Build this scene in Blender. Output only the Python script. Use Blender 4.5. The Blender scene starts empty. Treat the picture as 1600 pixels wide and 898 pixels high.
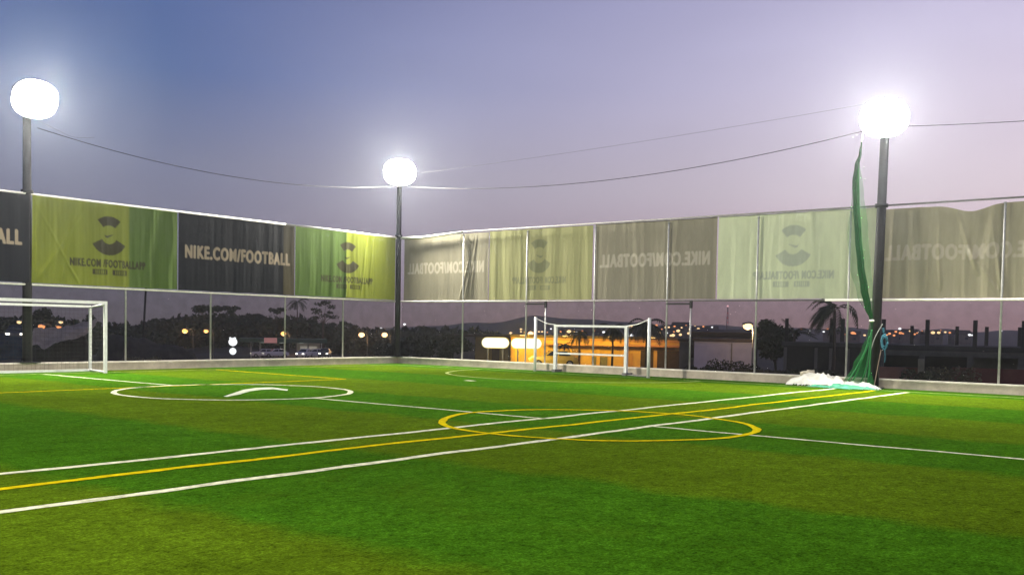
import bpy, bmesh, math, random
from math import sin, cos, pi, radians, atan2, hypot, tan, sqrt, exp
from mathutils import Vector, Matrix, noise
from mathutils.bvhtree import BVHTree
random.seed(7)
SC = bpy.context.scene
COL = SC.collection
RGB = lambda r, g, b: (r, g, b, 1.0)

# ------------------------------------------------------------------ camera
CAM_H = 1.6
F_PX, PITCH, ROLL, PPY = 1511.97, 0.0405, -0.0184, 573.63
fw = Vector((0, cos(PITCH), -sin(PITCH)))
rt0 = Vector((1, 0, 0))
up0 = rt0.cross(fw)
rt = rt0 * cos(ROLL) - up0 * sin(ROLL)
up = rt0 * sin(ROLL) + up0 * cos(ROLL)
cd = bpy.data.cameras.new('camera')
cam = bpy.data.objects.new('camera', cd)
COL.objects.link(cam)
M = Matrix((rt, up, -fw)).transposed().to_4x4()
M.translation = Vector((0, 0, CAM_H))
cam.matrix_world = M
cd.sensor_width = 36
cd.sensor_fit = 'HORIZONTAL'
cd.lens = 36 * F_PX / 1600
cd.shift_y = (PPY - 449) / 1600
cd.clip_start = 0.1
cd.clip_end = 20000
SC.camera = cam

# ------------------------------------------------------------------ dusk sky
W = bpy.data.worlds.new('World')
SC.world = W
W.use_nodes = True
nt = W.node_tree
N, Lk = nt.nodes, nt.links
N.clear()
wo = N.new('ShaderNodeOutputWorld')
tc = N.new('ShaderNodeTexCoord')
sep = N.new('ShaderNodeSeparateXYZ')
Lk.new(tc.outputs['Generated'], sep.inputs[0])


def wmath(op, a, b=None, clamp=False):
    n = N.new('ShaderNodeMath')
    n.operation = op
    n.use_clamp = clamp
    for i, v in enumerate((a, b)):
        if v is None:
            continue
        if isinstance(v, (int, float)):
            n.inputs[i].default_value = v
        else:
            Lk.new(v, n.inputs[i])
    return n.outputs[0]


def wramp(fac, stops):
    n = N.new('ShaderNodeValToRGB')
    el = n.color_ramp.elements
    while len(el) < len(stops):
        el.new(0.5)
    for e, (p, c) in zip(el, stops):
        e.position = p
        e.color = RGB(*c)
    Lk.new(fac, n.inputs[0])
    return n.outputs[0]


elev = wmath('MULTIPLY', sep.outputs['Z'], 2.2, True)          # 0 horizon .. 1 at ~27 deg
# afterglow lies to the east-right of the view: direction factor along +x
azf = wmath('MULTIPLY', wmath('ADD', sep.outputs['X'], 0.33), 1.25, True)
SKY_COOL = [(0.0, (0.27, 0.215, 0.215)), (0.10, (0.25, 0.225, 0.27)), (0.34, (0.195, 0.210, 0.320)), (0.52, (0.078, 0.140, 0.340)), (1.0, (0.055, 0.10, 0.29))]
SKY_WARM = [(0.0, (0.74, 0.41, 0.39)), (0.10, (0.76, 0.50, 0.54)), (0.30, (0.83, 0.70, 0.76)), (0.60, (0.70, 0.63, 0.82)), (1.0, (0.28, 0.27, 0.52))]
mixn = N.new('ShaderNodeMix')
mixn.data_type = 'RGBA'
Lk.new(azf, mixn.inputs[0])
Lk.new(wramp(elev, SKY_COOL), mixn.inputs[6])
Lk.new(wramp(elev, SKY_WARM), mixn.inputs[7])
# soft thin cloud mottling
nz = N.new('ShaderNodeTexNoise')
nz.inputs['Scale'].default_value = 2.4
nz.inputs['Detail'].default_value = 3
mp = N.new('ShaderNodeMapping')
mp.inputs['Scale'].default_value = (1, 1, 3.2)
Lk.new(tc.outputs['Generated'], mp.inputs[0])
Lk.new(mp.outputs[0], nz.inputs[0])
cl = wmath('ADD', wmath('MULTIPLY', nz.outputs[0], 0.34), 0.83)
mul = N.new('ShaderNodeMix')
mul.data_type = 'RGBA'
mul.blend_type = 'MULTIPLY'
mul.inputs[0].default_value = 1.0
Lk.new(mixn.outputs[2], mul.inputs[6])
Lk.new(cl, mul.inputs[7])
bg = N.new('ShaderNodeBackground')
Lk.new(mul.outputs[2], bg.inputs[0])
bg.inputs[1].default_value = 0.97
# physical sky of a sun just at the horizon, very weak
SUN_EL, SUN_ROT = radians(0.5), radians(62)
sk = N.new('ShaderNodeTexSky')
sk.sky_type = 'NISHITA'
sk.sun_disc = False
sk.sun_elevation = SUN_EL
sk.sun_rotation = SUN_ROT
bg2 = N.new('ShaderNodeBackground')
Lk.new(sk.outputs[0], bg2.inputs[0])
bg2.inputs[1].default_value = 0.01
ad = N.new('ShaderNodeAddShader')
Lk.new(bg.outputs[0], ad.inputs[0])
Lk.new(bg2.outputs[0], ad.inputs[1])
Lk.new(ad.outputs[0], wo.inputs[0])

sl = bpy.data.lights.new('sun', 'SUN')
sl.energy = 0.03
sl.angle = radians(15)
sl.color = (1, 0.75, 0.7)
so = bpy.data.objects.new('sun', sl)
COL.objects.link(so)
so.rotation_euler = (radians(86), 0, radians(180 - 62))

SC.view_settings.view_transform = 'Standard'
SC.view_settings.look = 'None'
SC.view_settings.exposure = 0
SC.view_settings.gamma = 1
SC.view_settings.use_curve_mapping = False
cy = SC.cycles
cy.use_denoising = True
cy.max_bounces = 8
cy.diffuse_bounces = 3
cy.transparent_max_bounces = 24
cy.volume_bounces = 0
cy.sample_clamp_indirect = 3
cy.sample_clamp_direct = 0
cy.caustics_reflective = False
cy.caustics_refractive = False

FLOOD_W = 13200          # power of each floodlight bank
HAZE_D = 0.00036

# ------------------------------------------------------------------ coordinates of the pitch
# u runs along the left wall, v along the right wall, both from their shared corner
CORNER = Vector((-4.9565, 41.6668, 0))
AU = Vector((-0.61643, -0.78741, 0))
AV = Vector((0.78741, -0.61643, 0))


def UV(u, v, z=0.0):
    p = CORNER + AU * u + AV * v
    return Vector((p.x, p.y, z))


def ray(x, y):
    return fw * F_PX + rt * (x - 800) - up * (y - PPY)


def at(x, y, d):
    """the world point seen at photograph pixel x, y, d metres away over the ground"""
    v = ray(x, y)
    return Vector((0, 0, CAM_H)) + v * (d / hypot(v.x, v.y))


def elev_of(x, y):
    v = ray(x, y)
    return atan2(v.z, hypot(v.x, v.y))


def az_of(x):
    v = ray(x, 505)
    return atan2(v.x, v.y)


# ------------------------------------------------------------------ materials
def mat(name, col, rough=0.7, metal=0.0, var=0.0, scale=6.0, bump=0.0, spec=0.3, trans=0.0, emis=None, estr=0.0, var_col=None):
    m = bpy.data.materials.new(name)
    m.use_nodes = True
    t = m.node_tree
    b = t.nodes['Principled BSDF']
    b.inputs['Base Color'].default_value = RGB(*col)
    b.inputs['Roughness'].default_value = rough
    b.inputs['Metallic'].default_value = metal
    b.inputs['Specular IOR Level'].default_value = spec
    if var > 0 or bump > 0:
        g = t.nodes.new('ShaderNodeTexCoord')
        n = t.nodes.new('ShaderNodeTexNoise')
        n.inputs['Scale'].default_value = scale
        n.inputs['Detail'].default_value = 6
        n.inputs['Roughness'].default_value = 0.65
        t.links.new(g.outputs['Object'], n.inputs['Vector'])
        r = t.nodes.new('ShaderNodeValToRGB')
        r.color_ramp.elements[0].position = 0.3
        r.color_ramp.elements[1].position = 0.7
        vc = var_col or tuple(c * (1 - var) for c in col)
        r.color_ramp.elements[0].color = RGB(*vc)
        r.color_ramp.elements[1].color = RGB(*[min(1, c * (1 + var * 0.5)) for c in col])
        t.links.new(n.outputs[0], r.inputs[0])
        t.links.new(r.outputs[0], b.inputs['Base Color'])
        if bump > 0:
            bp = t.nodes.new('ShaderNodeBump')
            bp.inputs['Strength'].default_value = bump
            bp.inputs['Distance'].default_value = 0.02
            t.links.new(n.outputs[0], bp.inputs['Height'])
            t.links.new(bp.outputs[0], b.inputs['Normal'])
    if emis:
        b.inputs['Emission Color'].default_value = RGB(*emis)
        b.inputs['Emission Strength'].default_value = estr
    if trans > 0:
        o = t.nodes['Material Output']
        tr = t.nodes.new('ShaderNodeBsdfTranslucent')
        src = b.inputs['Base Color'].links[0].from_socket if b.inputs['Base Color'].links else None
        if src:
            t.links.new(src, tr.inputs[0])
        else:
            tr.inputs[0].default_value = RGB(*col)
        mx = t.nodes.new('ShaderNodeMixShader')
        mx.inputs[0].default_value = trans
        t.links.new(b.outputs[0], mx.inputs[1])
        t.links.new(tr.outputs[0], mx.inputs[2])
        t.links.new(mx.outputs[0], o.inputs[0])
    return m


def emit(name, col, strength, sampled=False):
    m = mat(name, (0.02, 0.02, 0.02), emis=col, estr=strength)
    if not sampled:
        m.cycles.emission_sampling = 'NONE'
    return m


def net_mat(name, col, opacity, cell=0.05, thick=0.16):
    """a fine net: woven strands with open cells between"""
    m = bpy.data.materials.new(name)
    m.use_nodes = True
    t = m.node_tree
    b = t.nodes['Principled BSDF']
    b.inputs['Base Color'].default_value = RGB(*col)
    b.inputs['Roughness'].default_value = 0.8
    b.inputs['Specular IOR Level'].default_value = 0.1
    g = t.nodes.new('ShaderNodeTexCoord')
    n = t.nodes.new('ShaderNodeTexNoise')
    n.inputs['Scale'].default_value = 3.0
    n.inputs['Detail'].default_value = 4
    t.links.new(g.outputs['Object'], n.inputs[0])
    a = t.nodes.new('ShaderNodeMath')
    a.operation = 'MULTIPLY_ADD'
    a.inputs[1].default_value = 0.16
    a.inputs[2].default_value = opacity - 0.08
    t.links.new(n.outputs[0], a.inputs[0])
    tr = t.nodes.new('ShaderNodeBsdfTransparent')
    mx = t.nodes.new('ShaderNodeMixShader')
    t.links.new(a.outputs[0], mx.inputs[0])
    t.links.new(tr.outputs[0], mx.inputs[1])
    t.links.new(b.outputs[0], mx.inputs[2])
    t.links.new(mx.outputs[0], t.nodes['Material Output'].inputs[0])
    return m


# ------------------------------------------------------------------ mesh helpers
class MB:
    def __init__(s):
        s.bm = bmesh.new()
        s.mi = 0

    def face(s, pts, mi=None):
        vs = [s.bm.verts.new(p) for p in pts]
        f = s.bm.faces.new(vs)
        f.material_index = s.mi if mi is None else mi
        return f

    def box(s, c, size, rz=0.0, R=None, mi=None):
        hx, hy, hz = size[0] / 2, size[1] / 2, size[2] / 2
        R = R or Matrix.Rotation(rz, 3, 'Z')
        c = Vector(c)
        v = [s.bm.verts.new(c + R @ Vector((x * hx, y * hy, z * hz))) for z in (-1, 1) for x, y in ((-1, -1), (1, -1), (1, 1), (-1, 1))]
        for q in ((3, 2, 1, 0), (4, 5, 6, 7), (0, 1, 5, 4), (1, 2, 6, 5), (2, 3, 7, 6), (3, 0, 4, 7)):
            f = s.bm.faces.new([v[i] for i in q])
            f.material_index = s.mi if mi is None else mi
        return s

    def tube(s, pts, r, seg=10, caps=True, mi=None):
        pts = [Vector(p) for p in pts]
        rs = r if isinstance(r, (list, tuple)) else [r] * len(pts)
        rings = []
        ref = None
        for i, p in enumerate(pts):
            d = (pts[min(i + 1, len(pts) - 1)] - pts[max(i - 1, 0)]).normalized()
            if ref is None:
                ref = Vector((0, 0, 1)) if abs(d.z) < 0.9 else Vector((1, 0, 0))
            a = d.cross(ref).normalized()
            ref = a.cross(d).normalized()
            rings.append([s.bm.verts.new(p + (a * cos(2 * pi * k / seg) + ref * sin(2 * pi * k / seg)) * rs[i]) for k in range(seg)])
        for A, B in zip(rings, rings[1:]):
            for k in range(seg):
                f = s.bm.faces.new([A[k], A[(k + 1) % seg], B[(k + 1) % seg], B[k]])
                f.smooth = True
                f.material_index = s.mi if mi is None else mi
        if caps:
            for R_, rev in ((rings[0], True), (rings[-1], False)):
                f = s.bm.faces.new(R_[::-1] if rev else R_)
                f.material_index = s.mi if mi is None else mi
        return s

    def sphere(s, c, r, sub=2, sc=(1, 1, 1), mi=None, jitter=0.0):
        g = bmesh.ops.create_icosphere(s.bm, subdivisions=sub, radius=1.0)
        c = Vector(c)
        for v in g['verts']:
            k = 1 + (noise.noise(v.co * 1.7 + c) * jitter if jitter else 0)
            v.co = Vector((v.co.x * sc[0], v.co.y * sc[1], v.co.z * sc[2])) * r * k + c
        for v in g['verts']:
            for f in v.link_faces:
                f.material_index = s.mi if mi is None else mi
                f.smooth = True
        return s

    def prism(s, prof, x0, x1, R=None, c=(0, 0, 0), mi=None, inset=None):
        """profile of (y, z) points extruded along x from x0 to x1"""
        R = R or Matrix.Identity(3)
        c = Vector(c)
        A = [s.bm.verts.new(c + R @ Vector((x0, y, z))) for y, z in prof]
        B = [s.bm.verts.new(c + R @ Vector((x1, y, z))) for y, z in prof]
        n = len(prof)
        for i in range(n):
            f = s.bm.faces.new([A[i], A[(i + 1) % n], B[(i + 1) % n], B[i]])
            f.material_index = s.mi if mi is None else mi
        for f in (s.bm.faces.new(A[::-1]), s.bm.faces.new(B)):
            f.material_index = s.mi if mi is None else mi
        return s

    def build(s, name, m, parent=None, smooth=False, origin=None):
        bmesh.ops.recalc_face_normals(s.bm, faces=s.bm.faces)
        me = bpy.data.meshes.new(name)
        if smooth:
            for f in s.bm.faces:
                f.smooth = True
        if origin is not None:
            bmesh.ops.translate(s.bm, vec=-Vector(origin), verts=s.bm.verts)
        s.bm.to_mesh(me)
        s.bm.free()
        for q in (m if isinstance(m, (list, tuple)) else [m]):
            me.materials.append(q)
        o = bpy.data.objects.new(name, me)
        COL.objects.link(o)
        if parent is not None:
            o.parent = parent
        elif origin is not None:
            o.location = origin
        return o


def tag(o, label=None, cat=None, group=None, kind=None):
    if label: o['label'] = label
    if cat: o['category'] = cat
    if group: o['group'] = group
    if kind: o['kind'] = kind
    return o


def empty(name, loc, rz=0.0):
    o = bpy.data.objects.new(name, None)
    o.empty_display_size = 0.2
    COL.objects.link(o)
    o.location = loc
    o.rotation_euler.z = rz
    return o


def copy_tree(o, parent=None):
    c = o.copy()
    COL.objects.link(c)
    c.parent = parent
    for ch in list(o.children):
        copy_tree(ch, c)
    return c


def lamp_point(name, loc, w, col, r, parent=None):
    l = bpy.data.lights.new(name, 'POINT')
    l.energy = w
    l.color = col
    l.shadow_soft_size = r
    o = bpy.data.objects.new(name, l)
    COL.objects.link(o)
    o.location = loc
    if parent is not None:
        o.parent = parent
    return o


# ------------------------------------------------------------------ shared materials
M_CONC = mat('painted_concrete', (0.50, 0.43, 0.34), 0.85, var=0.35, scale=1.6, bump=0.3)
M_CONCTOP = mat('white_coping', (0.74, 0.68, 0.58), 0.8, var=0.2, scale=3)
M_DARKSTEEL = mat('dark_painted_steel', (0.018, 0.017, 0.020), 0.6, metal=0.0, var=0.4, scale=5, spec=0.35)
M_GALV = mat('galvanised_steel', (0.42, 0.42, 0.41), 0.45, metal=0.3, var=0.25, scale=8)
M_GALVD = mat('weathered_steel', (0.17, 0.165, 0.16), 0.6, var=0.3, scale=8)
M_WHITE = mat('white_enamel', (0.74, 0.75, 0.72), 0.35, var=0.14, scale=5, spec=0.5)
M_HEM = mat('white_hem', (0.78, 0.77, 0.70), 0.7, var=0.15, scale=9)
M_NET = net_mat('fence_net', (0.010, 0.009, 0.008), 0.42)
M_NETW = net_mat('goal_net', (0.10, 0.10, 0.09), 0.14)
M_BLACKCABLE = mat('black_cable', (0.03, 0.03, 0.032), 0.6)
M_LEAFD = mat('dark_foliage', (0.030, 0.042, 0.020), 0.8, var=0.5, scale=0.8)
M_LEAFM = mat('dull_foliage', (0.050, 0.062, 0.028), 0.8, var=0.5, scale=1.2)
M_BARK = mat('bark', (0.085, 0.065, 0.05), 0.9, var=0.4, scale=5)
M_LENS = emit('floodlight_glow', (1.0, 0.98, 0.93), 60)
M_AMBER = emit('amber_lamp_glow', (1.0, 0.42, 0.10), 5.0)
M_AMBERBIG = emit('amber_lantern_glow', (1.0, 0.60, 0.24), 6.0)
M_WARMDOT = emit('warm_far_lamp', (1.0, 0.66, 0.32), 2.6)
M_REDDOT = emit('orange_far_lamp', (1.0, 0.36, 0.13), 2.2)
M_WHITEDOT = emit('white_far_lamp', (0.95, 0.97, 1.0), 3.0)
M_BLUEDOT = emit('blue_far_lamp', (0.35, 0.40, 1.0), 2.2)

# ------------------------------------------------------------------ turf
def turf_material():
    m = bpy.data.materials.new('artificial_turf')
    m.use_nodes = True
    t = m.node_tree
    T, K = t.nodes, t.links
    b = T['Principled BSDF']
    b.inputs['Roughness'].default_value = 0.75
    b.inputs['Specular IOR Level'].default_value = 0.0
    g = T.new('ShaderNodeTexCoord')
    sp = T.new('ShaderNodeSeparateXYZ')
    K.new(g.outputs['Object'], sp.inputs[0])

    def ma(op, a, b_=None, c_=None):
        n = T.new('ShaderNodeMath')
        n.operation = op
        for i, v in enumerate((a, b_, c_)):
            if v is None: continue
            if isinstance(v, (int, float)): n.inputs[i].default_value = v
            else: K.new(v, n.inputs[i])
        return n.outputs[0]

    def tn(scale, detail=5, rough=0.6, sc=None, dist=0):
        n = T.new('ShaderNodeTexNoise')
        n.inputs['Scale'].default_value = scale
        n.inputs['Detail'].default_value = detail
        n.inputs['Roughness'].default_value = rough
        n.inputs['Distortion'].default_value = dist
        if sc:
            mp = T.new('ShaderNodeMapping')
            mp.inputs['Scale'].default_value = sc
            K.new(g.outputs['Object'], mp.inputs[0])
            K.new(mp.outputs[0], n.inputs[0])
        else:
            K.new(g.outputs['Object'], n.inputs[0])
        return n.outputs[0]

    edge = tn(0.9, 3)
    uu = ma('ADD', sp.outputs['X'], ma('MULTIPLY', ma('SUBTRACT', edge, 0.5), 0.9))
    # rolls of turf 3.8 m wide, green and olive by turns
    ph = ma('MULTIPLY', ma('SUBTRACT', uu, 21.2 + 1.9), pi / 3.8)
    sw = ma('COSINE', ph)
    sh = ma('MULTIPLY_ADD', sw, 3.2, 0.5)
    sh = ma('MINIMUM', ma('MAXIMUM', sh, 0.0), 1.0)       # 1 green
    mx = T.new('ShaderNodeMix')
    mx.data_type = 'RGBA'
    K.new(sh, mx.inputs[0])
    mx.inputs[6].default_value = RGB(0.057, 0.098, 0.004)
    mx.inputs[7].default_value = RGB(0.031, 0.092, 0.004)
    # large worn patches, medium tufting, fine blades
    big = tn(0.22, 4, 0.55)
    med = tn(2.6, 6, 0.7)
    fine = tn(42, 3, 0.85)
    streak = tn(13, 4, 0.75)

    def con(x, k, lo, hi):
        return ma('MINIMUM', ma('MAXIMUM', ma('MULTIPLY_ADD', ma('SUBTRACT', x, 0.5), k, 1.0), lo), hi)
    br = con(big, 0.9, 0.75, 1.25)
    br = ma('MULTIPLY', br, con(med, 1.3, 0.6, 1.35))
    br = ma('MULTIPLY', br, con(fine, 3.4, 0.25, 2.0))
    br = ma('MULTIPLY', br, con(streak, 2.2, 0.4, 1.7))
    fl = tn(7.0, 6, 0.7)
    fk = ma('MINIMUM', ma('MAXIMUM', ma('MULTIPLY', ma('SUBTRACT', fl, 0.36), 9.0), 0.0), 1.0)
    br = ma('MULTIPLY', br, ma('MULTIPLY_ADD', fk, 0.26, 0.76))
    mu = T.new('ShaderNodeMix')
    mu.data_type = 'RGBA'
    mu.blend_type = 'MULTIPLY'
    mu.inputs[0].default_value = 1
    K.new(mx.outputs[2], mu.inputs[6])
    K.new(br, mu.inputs[7])
    # yellowish worn fibres
    w = T.new('ShaderNodeMix')
    w.data_type = 'RGBA'
    K.new(ma('MULTIPLY', ma('MINIMUM', ma('MAXIMUM', ma('MULTIPLY', ma('SUBTRACT', tn(0.7, 6, 0.7, None, 1.0), 0.5), 3.0), 0.0), 1.0), 0.45), w.inputs[0])
    K.new(mu.outputs[2], w.inputs[6])
    w.inputs[7].default_value = RGB(0.050, 0.084, 0.004)
    K.new(w.outputs[2], b.inputs['Base Color'])
    bp = T.new('ShaderNodeBump')
    bp.inputs['Strength'].default_value = 0.9
    bp.inputs['Distance'].default_value = 0.03
    K.new(ma('ADD', ma('MULTIPLY', fine, 0.6), ma('ADD', ma('MULTIPLY', streak, 0.6), ma('MULTIPLY', med, 1.2))), bp.inputs['Height'])
    K.new(bp.outputs[0], b.inputs['Normal'])
    return m


PITCH_RZ = atan2(AU.y, AU.x)          # object x = u, object y = v
PU, PV = 35.0, 46.0
mb = MB()
mb.box((PU / 2, PV / 2, -0.1), (PU, PV, 0.2))
turf = mb.build('turf', turf_material())
turf.location = CORNER
turf.rotation_euler.z = PITCH_RZ
tag(turf, 'striped green and olive artificial turf pitch with painted lines', 'turf', kind='structure')

M_LINEW = mat('white_line_fibre', (0.56, 0.56, 0.38), 0.9, var=0.55, scale=9, spec=0.0)
M_LINEWF = mat('faded_white_line', (0.24, 0.29, 0.10), 0.9, var=0.5, scale=5, spec=0.0)
M_LINEY = mat('yellow_line_fibre', (0.46, 0.37, 0.004), 0.9, var=0.4, scale=9, spec=0.0)


def stroke(name, pts, w, m, z=0.004, closed=False, label=None):
    """a painted line following pts (u, v) with slightly uneven edges"""
    pts = [Vector((p[0], p[1], 0)) for p in pts]
    if closed:
        pts.append(pts[0])
    out = []
    for a, b_ in zip(pts, pts[1:]):
        n = max(1, int((b_ - a).length / 0.25))
        for i in range(n):
            out.append(a.lerp(b_, i / n))
    if not closed:
        out.append(pts[-1])
    bm = bmesh.new()
    L_, R_ = [], []
    n = len(out)
    for i, p in enumerate(out):
        q0 = out[(i - 1) % n] if closed else out[max(i - 1, 0)]
        q1 = out[(i + 1) % n] if closed else out[min(i + 1, n - 1)]
        d = (q1 - q0).normalized()
        nr = Vector((-d.y, d.x, 0))
        wob = noise.noise(p * 0.9 + Vector((0, 0, len(name)))) * 0.06 + noise.noise(p * 3.1) * 0.018
        ww = w / 2 * (1 + 0.32 * noise.noise(p * 2.9))
        L_.append(bm.verts.new(p + nr * (wob + ww) + Vector((0, 0, z))))
        R_.append(bm.verts.new(p + nr * (wob - ww) + Vector((0, 0, z))))
    for i in range(n if closed else n - 1):
        j = (i + 1) % n
        bm.faces.new([R_[i], R_[j], L_[j], L_[i]])
    me = bpy.data.meshes.new(name)
    bm.to_mesh(me)
    bm.free()
    me.materials.append(m)
    o = bpy.data.objects.new(name, me)
    COL.objects.link(o)
    o.parent = turf
    if label: o['label'] = label
    return o


def circ(cu, cv, r, a0=0, a1=360, n=72):
    return [(cu + r * cos(radians(a0 + (a1 - a0) * i / n)), cv + r * sin(radians(a0 + (a1 - a0) * i / n))) for i in range(n + (0 if a1 - a0 == 360 else 1))]


stroke('touchline', [(1.5, 19.55), (34, 19.3)], 0.135, M_LINEW, 0.004, label='white touchline on the far side of the yellow line')
stroke('touchline', [(1.5, 21.6), (34, 21.3)], 0.14, M_LINEW, 0.004, label='white touchline on the near side of the yellow line')
stroke('halfway_line', [(1.5, 20.72), (12, 20.6), (20, 20.25), (34, 20.2)], 0.135, M_LINEY, 0.006, label='yellow halfway line of the large pitch')
stroke('halfway_line', [(15.95, 1.45), (15.9, 7.95)], 0.10, M_LINEW, 0.004, label='white halfway line running from the goal to the circle')
stroke('halfway_line', [(15.85, 13.25), (15.85, 19.5)], 0.10, M_LINEW, 0.004, label='white halfway line between the white circle and the touchline')
stroke('halfway_line', [(15.6, 21.5), (15.6, 44)], 0.10, M_LINEW, 0.004, label='white halfway line of the nearer small pitch')
stroke('centre_circle', circ(15.95, 10.6, 2.65), 0.12, M_LINEW, 0.008, True, 'white centre circle round the white tick mark')
stroke('centre_circle', circ(15.85, 20.55, 2.65), 0.125, M_LINEY, 0.010, True, 'yellow centre circle crossing the touchlines')
stroke('penalty_area_line', [(10.1, 1.45), (10.35, 8.15), (21.6, 8.1), (21.6, 1.45)], 0.10, M_LINEY, 0.008, label='yellow penalty box line before the left goal')
stroke('penalty_arc', circ(1.5, 10.5, 4.65, -90, 90), 0.11, M_LINEWF, 0.004, label='white penalty arc before the far right goal')
stroke('sideline', [(1.5, 1.4), (34, 1.4)], 0.10, M_LINEWF, 0.012, label='faded white line along the left wall')
stroke('end_line', [(1.5, 1.4), (1.5, 44)], 0.10, M_LINEWF, 0.014, label='faded white line along the right wall')
stroke('penalty_spot', [(7.7, 10.55), (7.7, 10.9)], 0.22, M_LINEW, 0.004)
sw_pts = [(17.12, 11.77), (16.51, 11.2), (15.48, 10.24), (14.82, 9.83), (14.37, 9.91), (14.55, 10.75), (14.85, 11.1), (14.80, 10.5), (15.13, 10.45), (15.66, 10.75), (16.44, 11.42), (17.11, 11.9)]
mb = MB()
mb.face([(a, b_, 0.007) for a, b_ in sw_pts])
mb.build('tick_mark', mat('white_paint_mark', (0.42, 0.45, 0.34), 0.9, var=0.4, scale=4, spec=0.0), turf)['label'] = 'white curved tick emblem painted inside the white circle'

# small loose tufts standing proud of the pile in the near turf
def loose_blades():
    bm = bmesh.new()
    for i in range(15000):
        d = 5.5 + 15 * random.random() ** 1.6
        a = random.uniform(-0.52, 0.52)
        x, y = d * sin(a), d * cos(a)
        p = Vector((x, y, 0.0))
        q = p - CORNER
        u, v = q.dot(AU), q.dot(AV)
        th = random.uniform(0, 2 * pi)
        h = random.uniform(0.012, 0.03)
        w = random.uniform(0.006, 0.014)
        lean = Vector((cos(th * 3), sin(th * 3), 0)) * h * random.uniform(0.6, 2.0)
        dx = Vector((cos(th), sin(th), 0)) * w
        f = bm.faces.new([bm.verts.new(p - dx), bm.verts.new(p + dx), bm.verts.new(p + lean + Vector((0, 0, h)))])
        f.material_index = 0 if (int((u - 21.2) // 3.8) % 2 == 0) else 1
    me = bpy.data.meshes.new('turf_blades')
    bm.to_mesh(me)
    bm.free()
    me.materials.append(mat('green_blades', (0.022, 0.105, 0.008), 0.6, var=0.5, scale=3))
    me.materials.append(mat('olive_blades', (0.080, 0.105, 0.006), 0.6, var=0.5, scale=3))
    o = bpy.data.objects.new('turf_blades', me)
    COL.objects.link(o)
    tag(o, 'ruffled blades of the artificial grass', 'grass', kind='stuff')


# loose_blades()

# ------------------------------------------------------------------ outer ground with hills (one sheet to the horizon)
def ipl(tab, x):
    if x <= tab[0][0]: return tab[0][1]
    for (a, p), (b_, q) in zip(tab, tab[1:]):
        if x <= b_: return p + (q - p) * (x - a) / (b_ - a)
    return tab[-1][1]


# skylines in photograph pixels (x, y): wooded ridge, town hill, mountain
RIDGE = [(-400, 492), (-50, 494), (0, 493), (60, 492), (110, 498), (150, 503), (200, 505), (240, 500), (280, 492), (320, 489), (370, 488), (400, 490), (430, 494), (470, 493), (500, 500), (540, 505), (570, 510), (600, 512), (650, 511), (690, 510), (740, 512), (780, 519), (830, 526), (900, 530), (1000, 532), (1700, 540)]
TOWN = [(-400, 515), (0, 512), (560, 512), (620, 511), (760, 510), (860, 509), (960, 509), (1000, 506), (1040, 503), (1080, 506), (1120, 507), (1150, 505), (1200, 508), (1290, 513), (1400, 514), (1500, 516), (1600, 517), (2100, 520)]
MOUNT = [(-400, 512), (600, 512), (700, 508), (760, 503), (800, 499), (835, 493), (870, 496), (910, 499), (960, 502), (1000, 504), (1060, 507), (1150, 510), (1400, 515), (2000, 522)]


def base_z(r):
    return ipl([(0, -0.4), (44, -0.45), (60, -1.4), (83, -2.3), (120, -3.6), (250, -7.5), (7000, -9.0)], r)


def ground_z(az, r):
    z = base_z(r)
    if abs(az) < 0.8:
        px = 800 + F_PX * tan(az)
        for tab, R0, wd, under in ((RIDGE, 280, 75, 7), (TOWN, 620, 150, 9), (MOUNT, 1500, 260, 0)):
            e = elev_of(px, ipl(tab, px))
            top = CAM_H + R0 * tan(e) - under
            top += noise.noise(Vector((px * 0.02, R0, 0))) * R0 * 0.003
            h = max(0.0, top - base_z(R0))
            k = exp(-((r - R0) / wd) ** 2)
            z = max(z, base_z(r) + h * k)
    elif r > 300:
        z += 12 * exp(-((r - 600) / 200) ** 2)
    return z


def build_ground():
    bm = bmesh.new()
    rs = [0.5, 20, 40, 44, 50, 60, 70, 83, 95, 110, 130, 150, 170, 190, 205, 220, 235, 250, 262, 272, 280, 290, 305, 325, 350, 380, 420, 460, 500, 540, 570, 595, 620, 650, 700, 780, 900, 1000, 1100, 1200, 1300, 1400, 1500, 1600, 1750, 1950, 2200]
    azs = [-pi + i * (pi - 0.75) / 20 for i in range(20)] + [-0.75 + 1.5 * i / 240 for i in range(241)] + [0.75 + (i + 1) * (pi - 0.75) / 20 for i in range(19)]
    rings = []
    for r in rs:
        rings.append([bm.verts.new((r * sin(a), r * cos(a), ground_z(a, r))) for a in azs])
    n = len(azs)
    for A, B in zip(rings, rings[1:]):
        for k in range(n):
            f = bm.faces.new([A[k], A[(k + 1) % n], B[(k + 1) % n], B[k]])
            f.smooth = True
    bm.faces.new(rings[0])
    bmesh.ops.recalc_face_normals(bm, faces=bm.faces)
    me = bpy.data.meshes.new('ground')
    bm.to_mesh(me)
    bm.free()
    me.materials.append(mat('scrub_ground', (0.050, 0.046, 0.034), 0.95, var=0.5, scale=0.05))
    o = bpy.data.objects.new('ground', me)
    COL.objects.link(o)
    tag(o, 'dark scrubby ground falling away beyond the pitch to hills', 'ground', kind='structure')


build_ground()
M_ASPH = mat('asphalt', (0.05, 0.05, 0.052), 0.85, var=0.3, scale=0.6)


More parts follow.
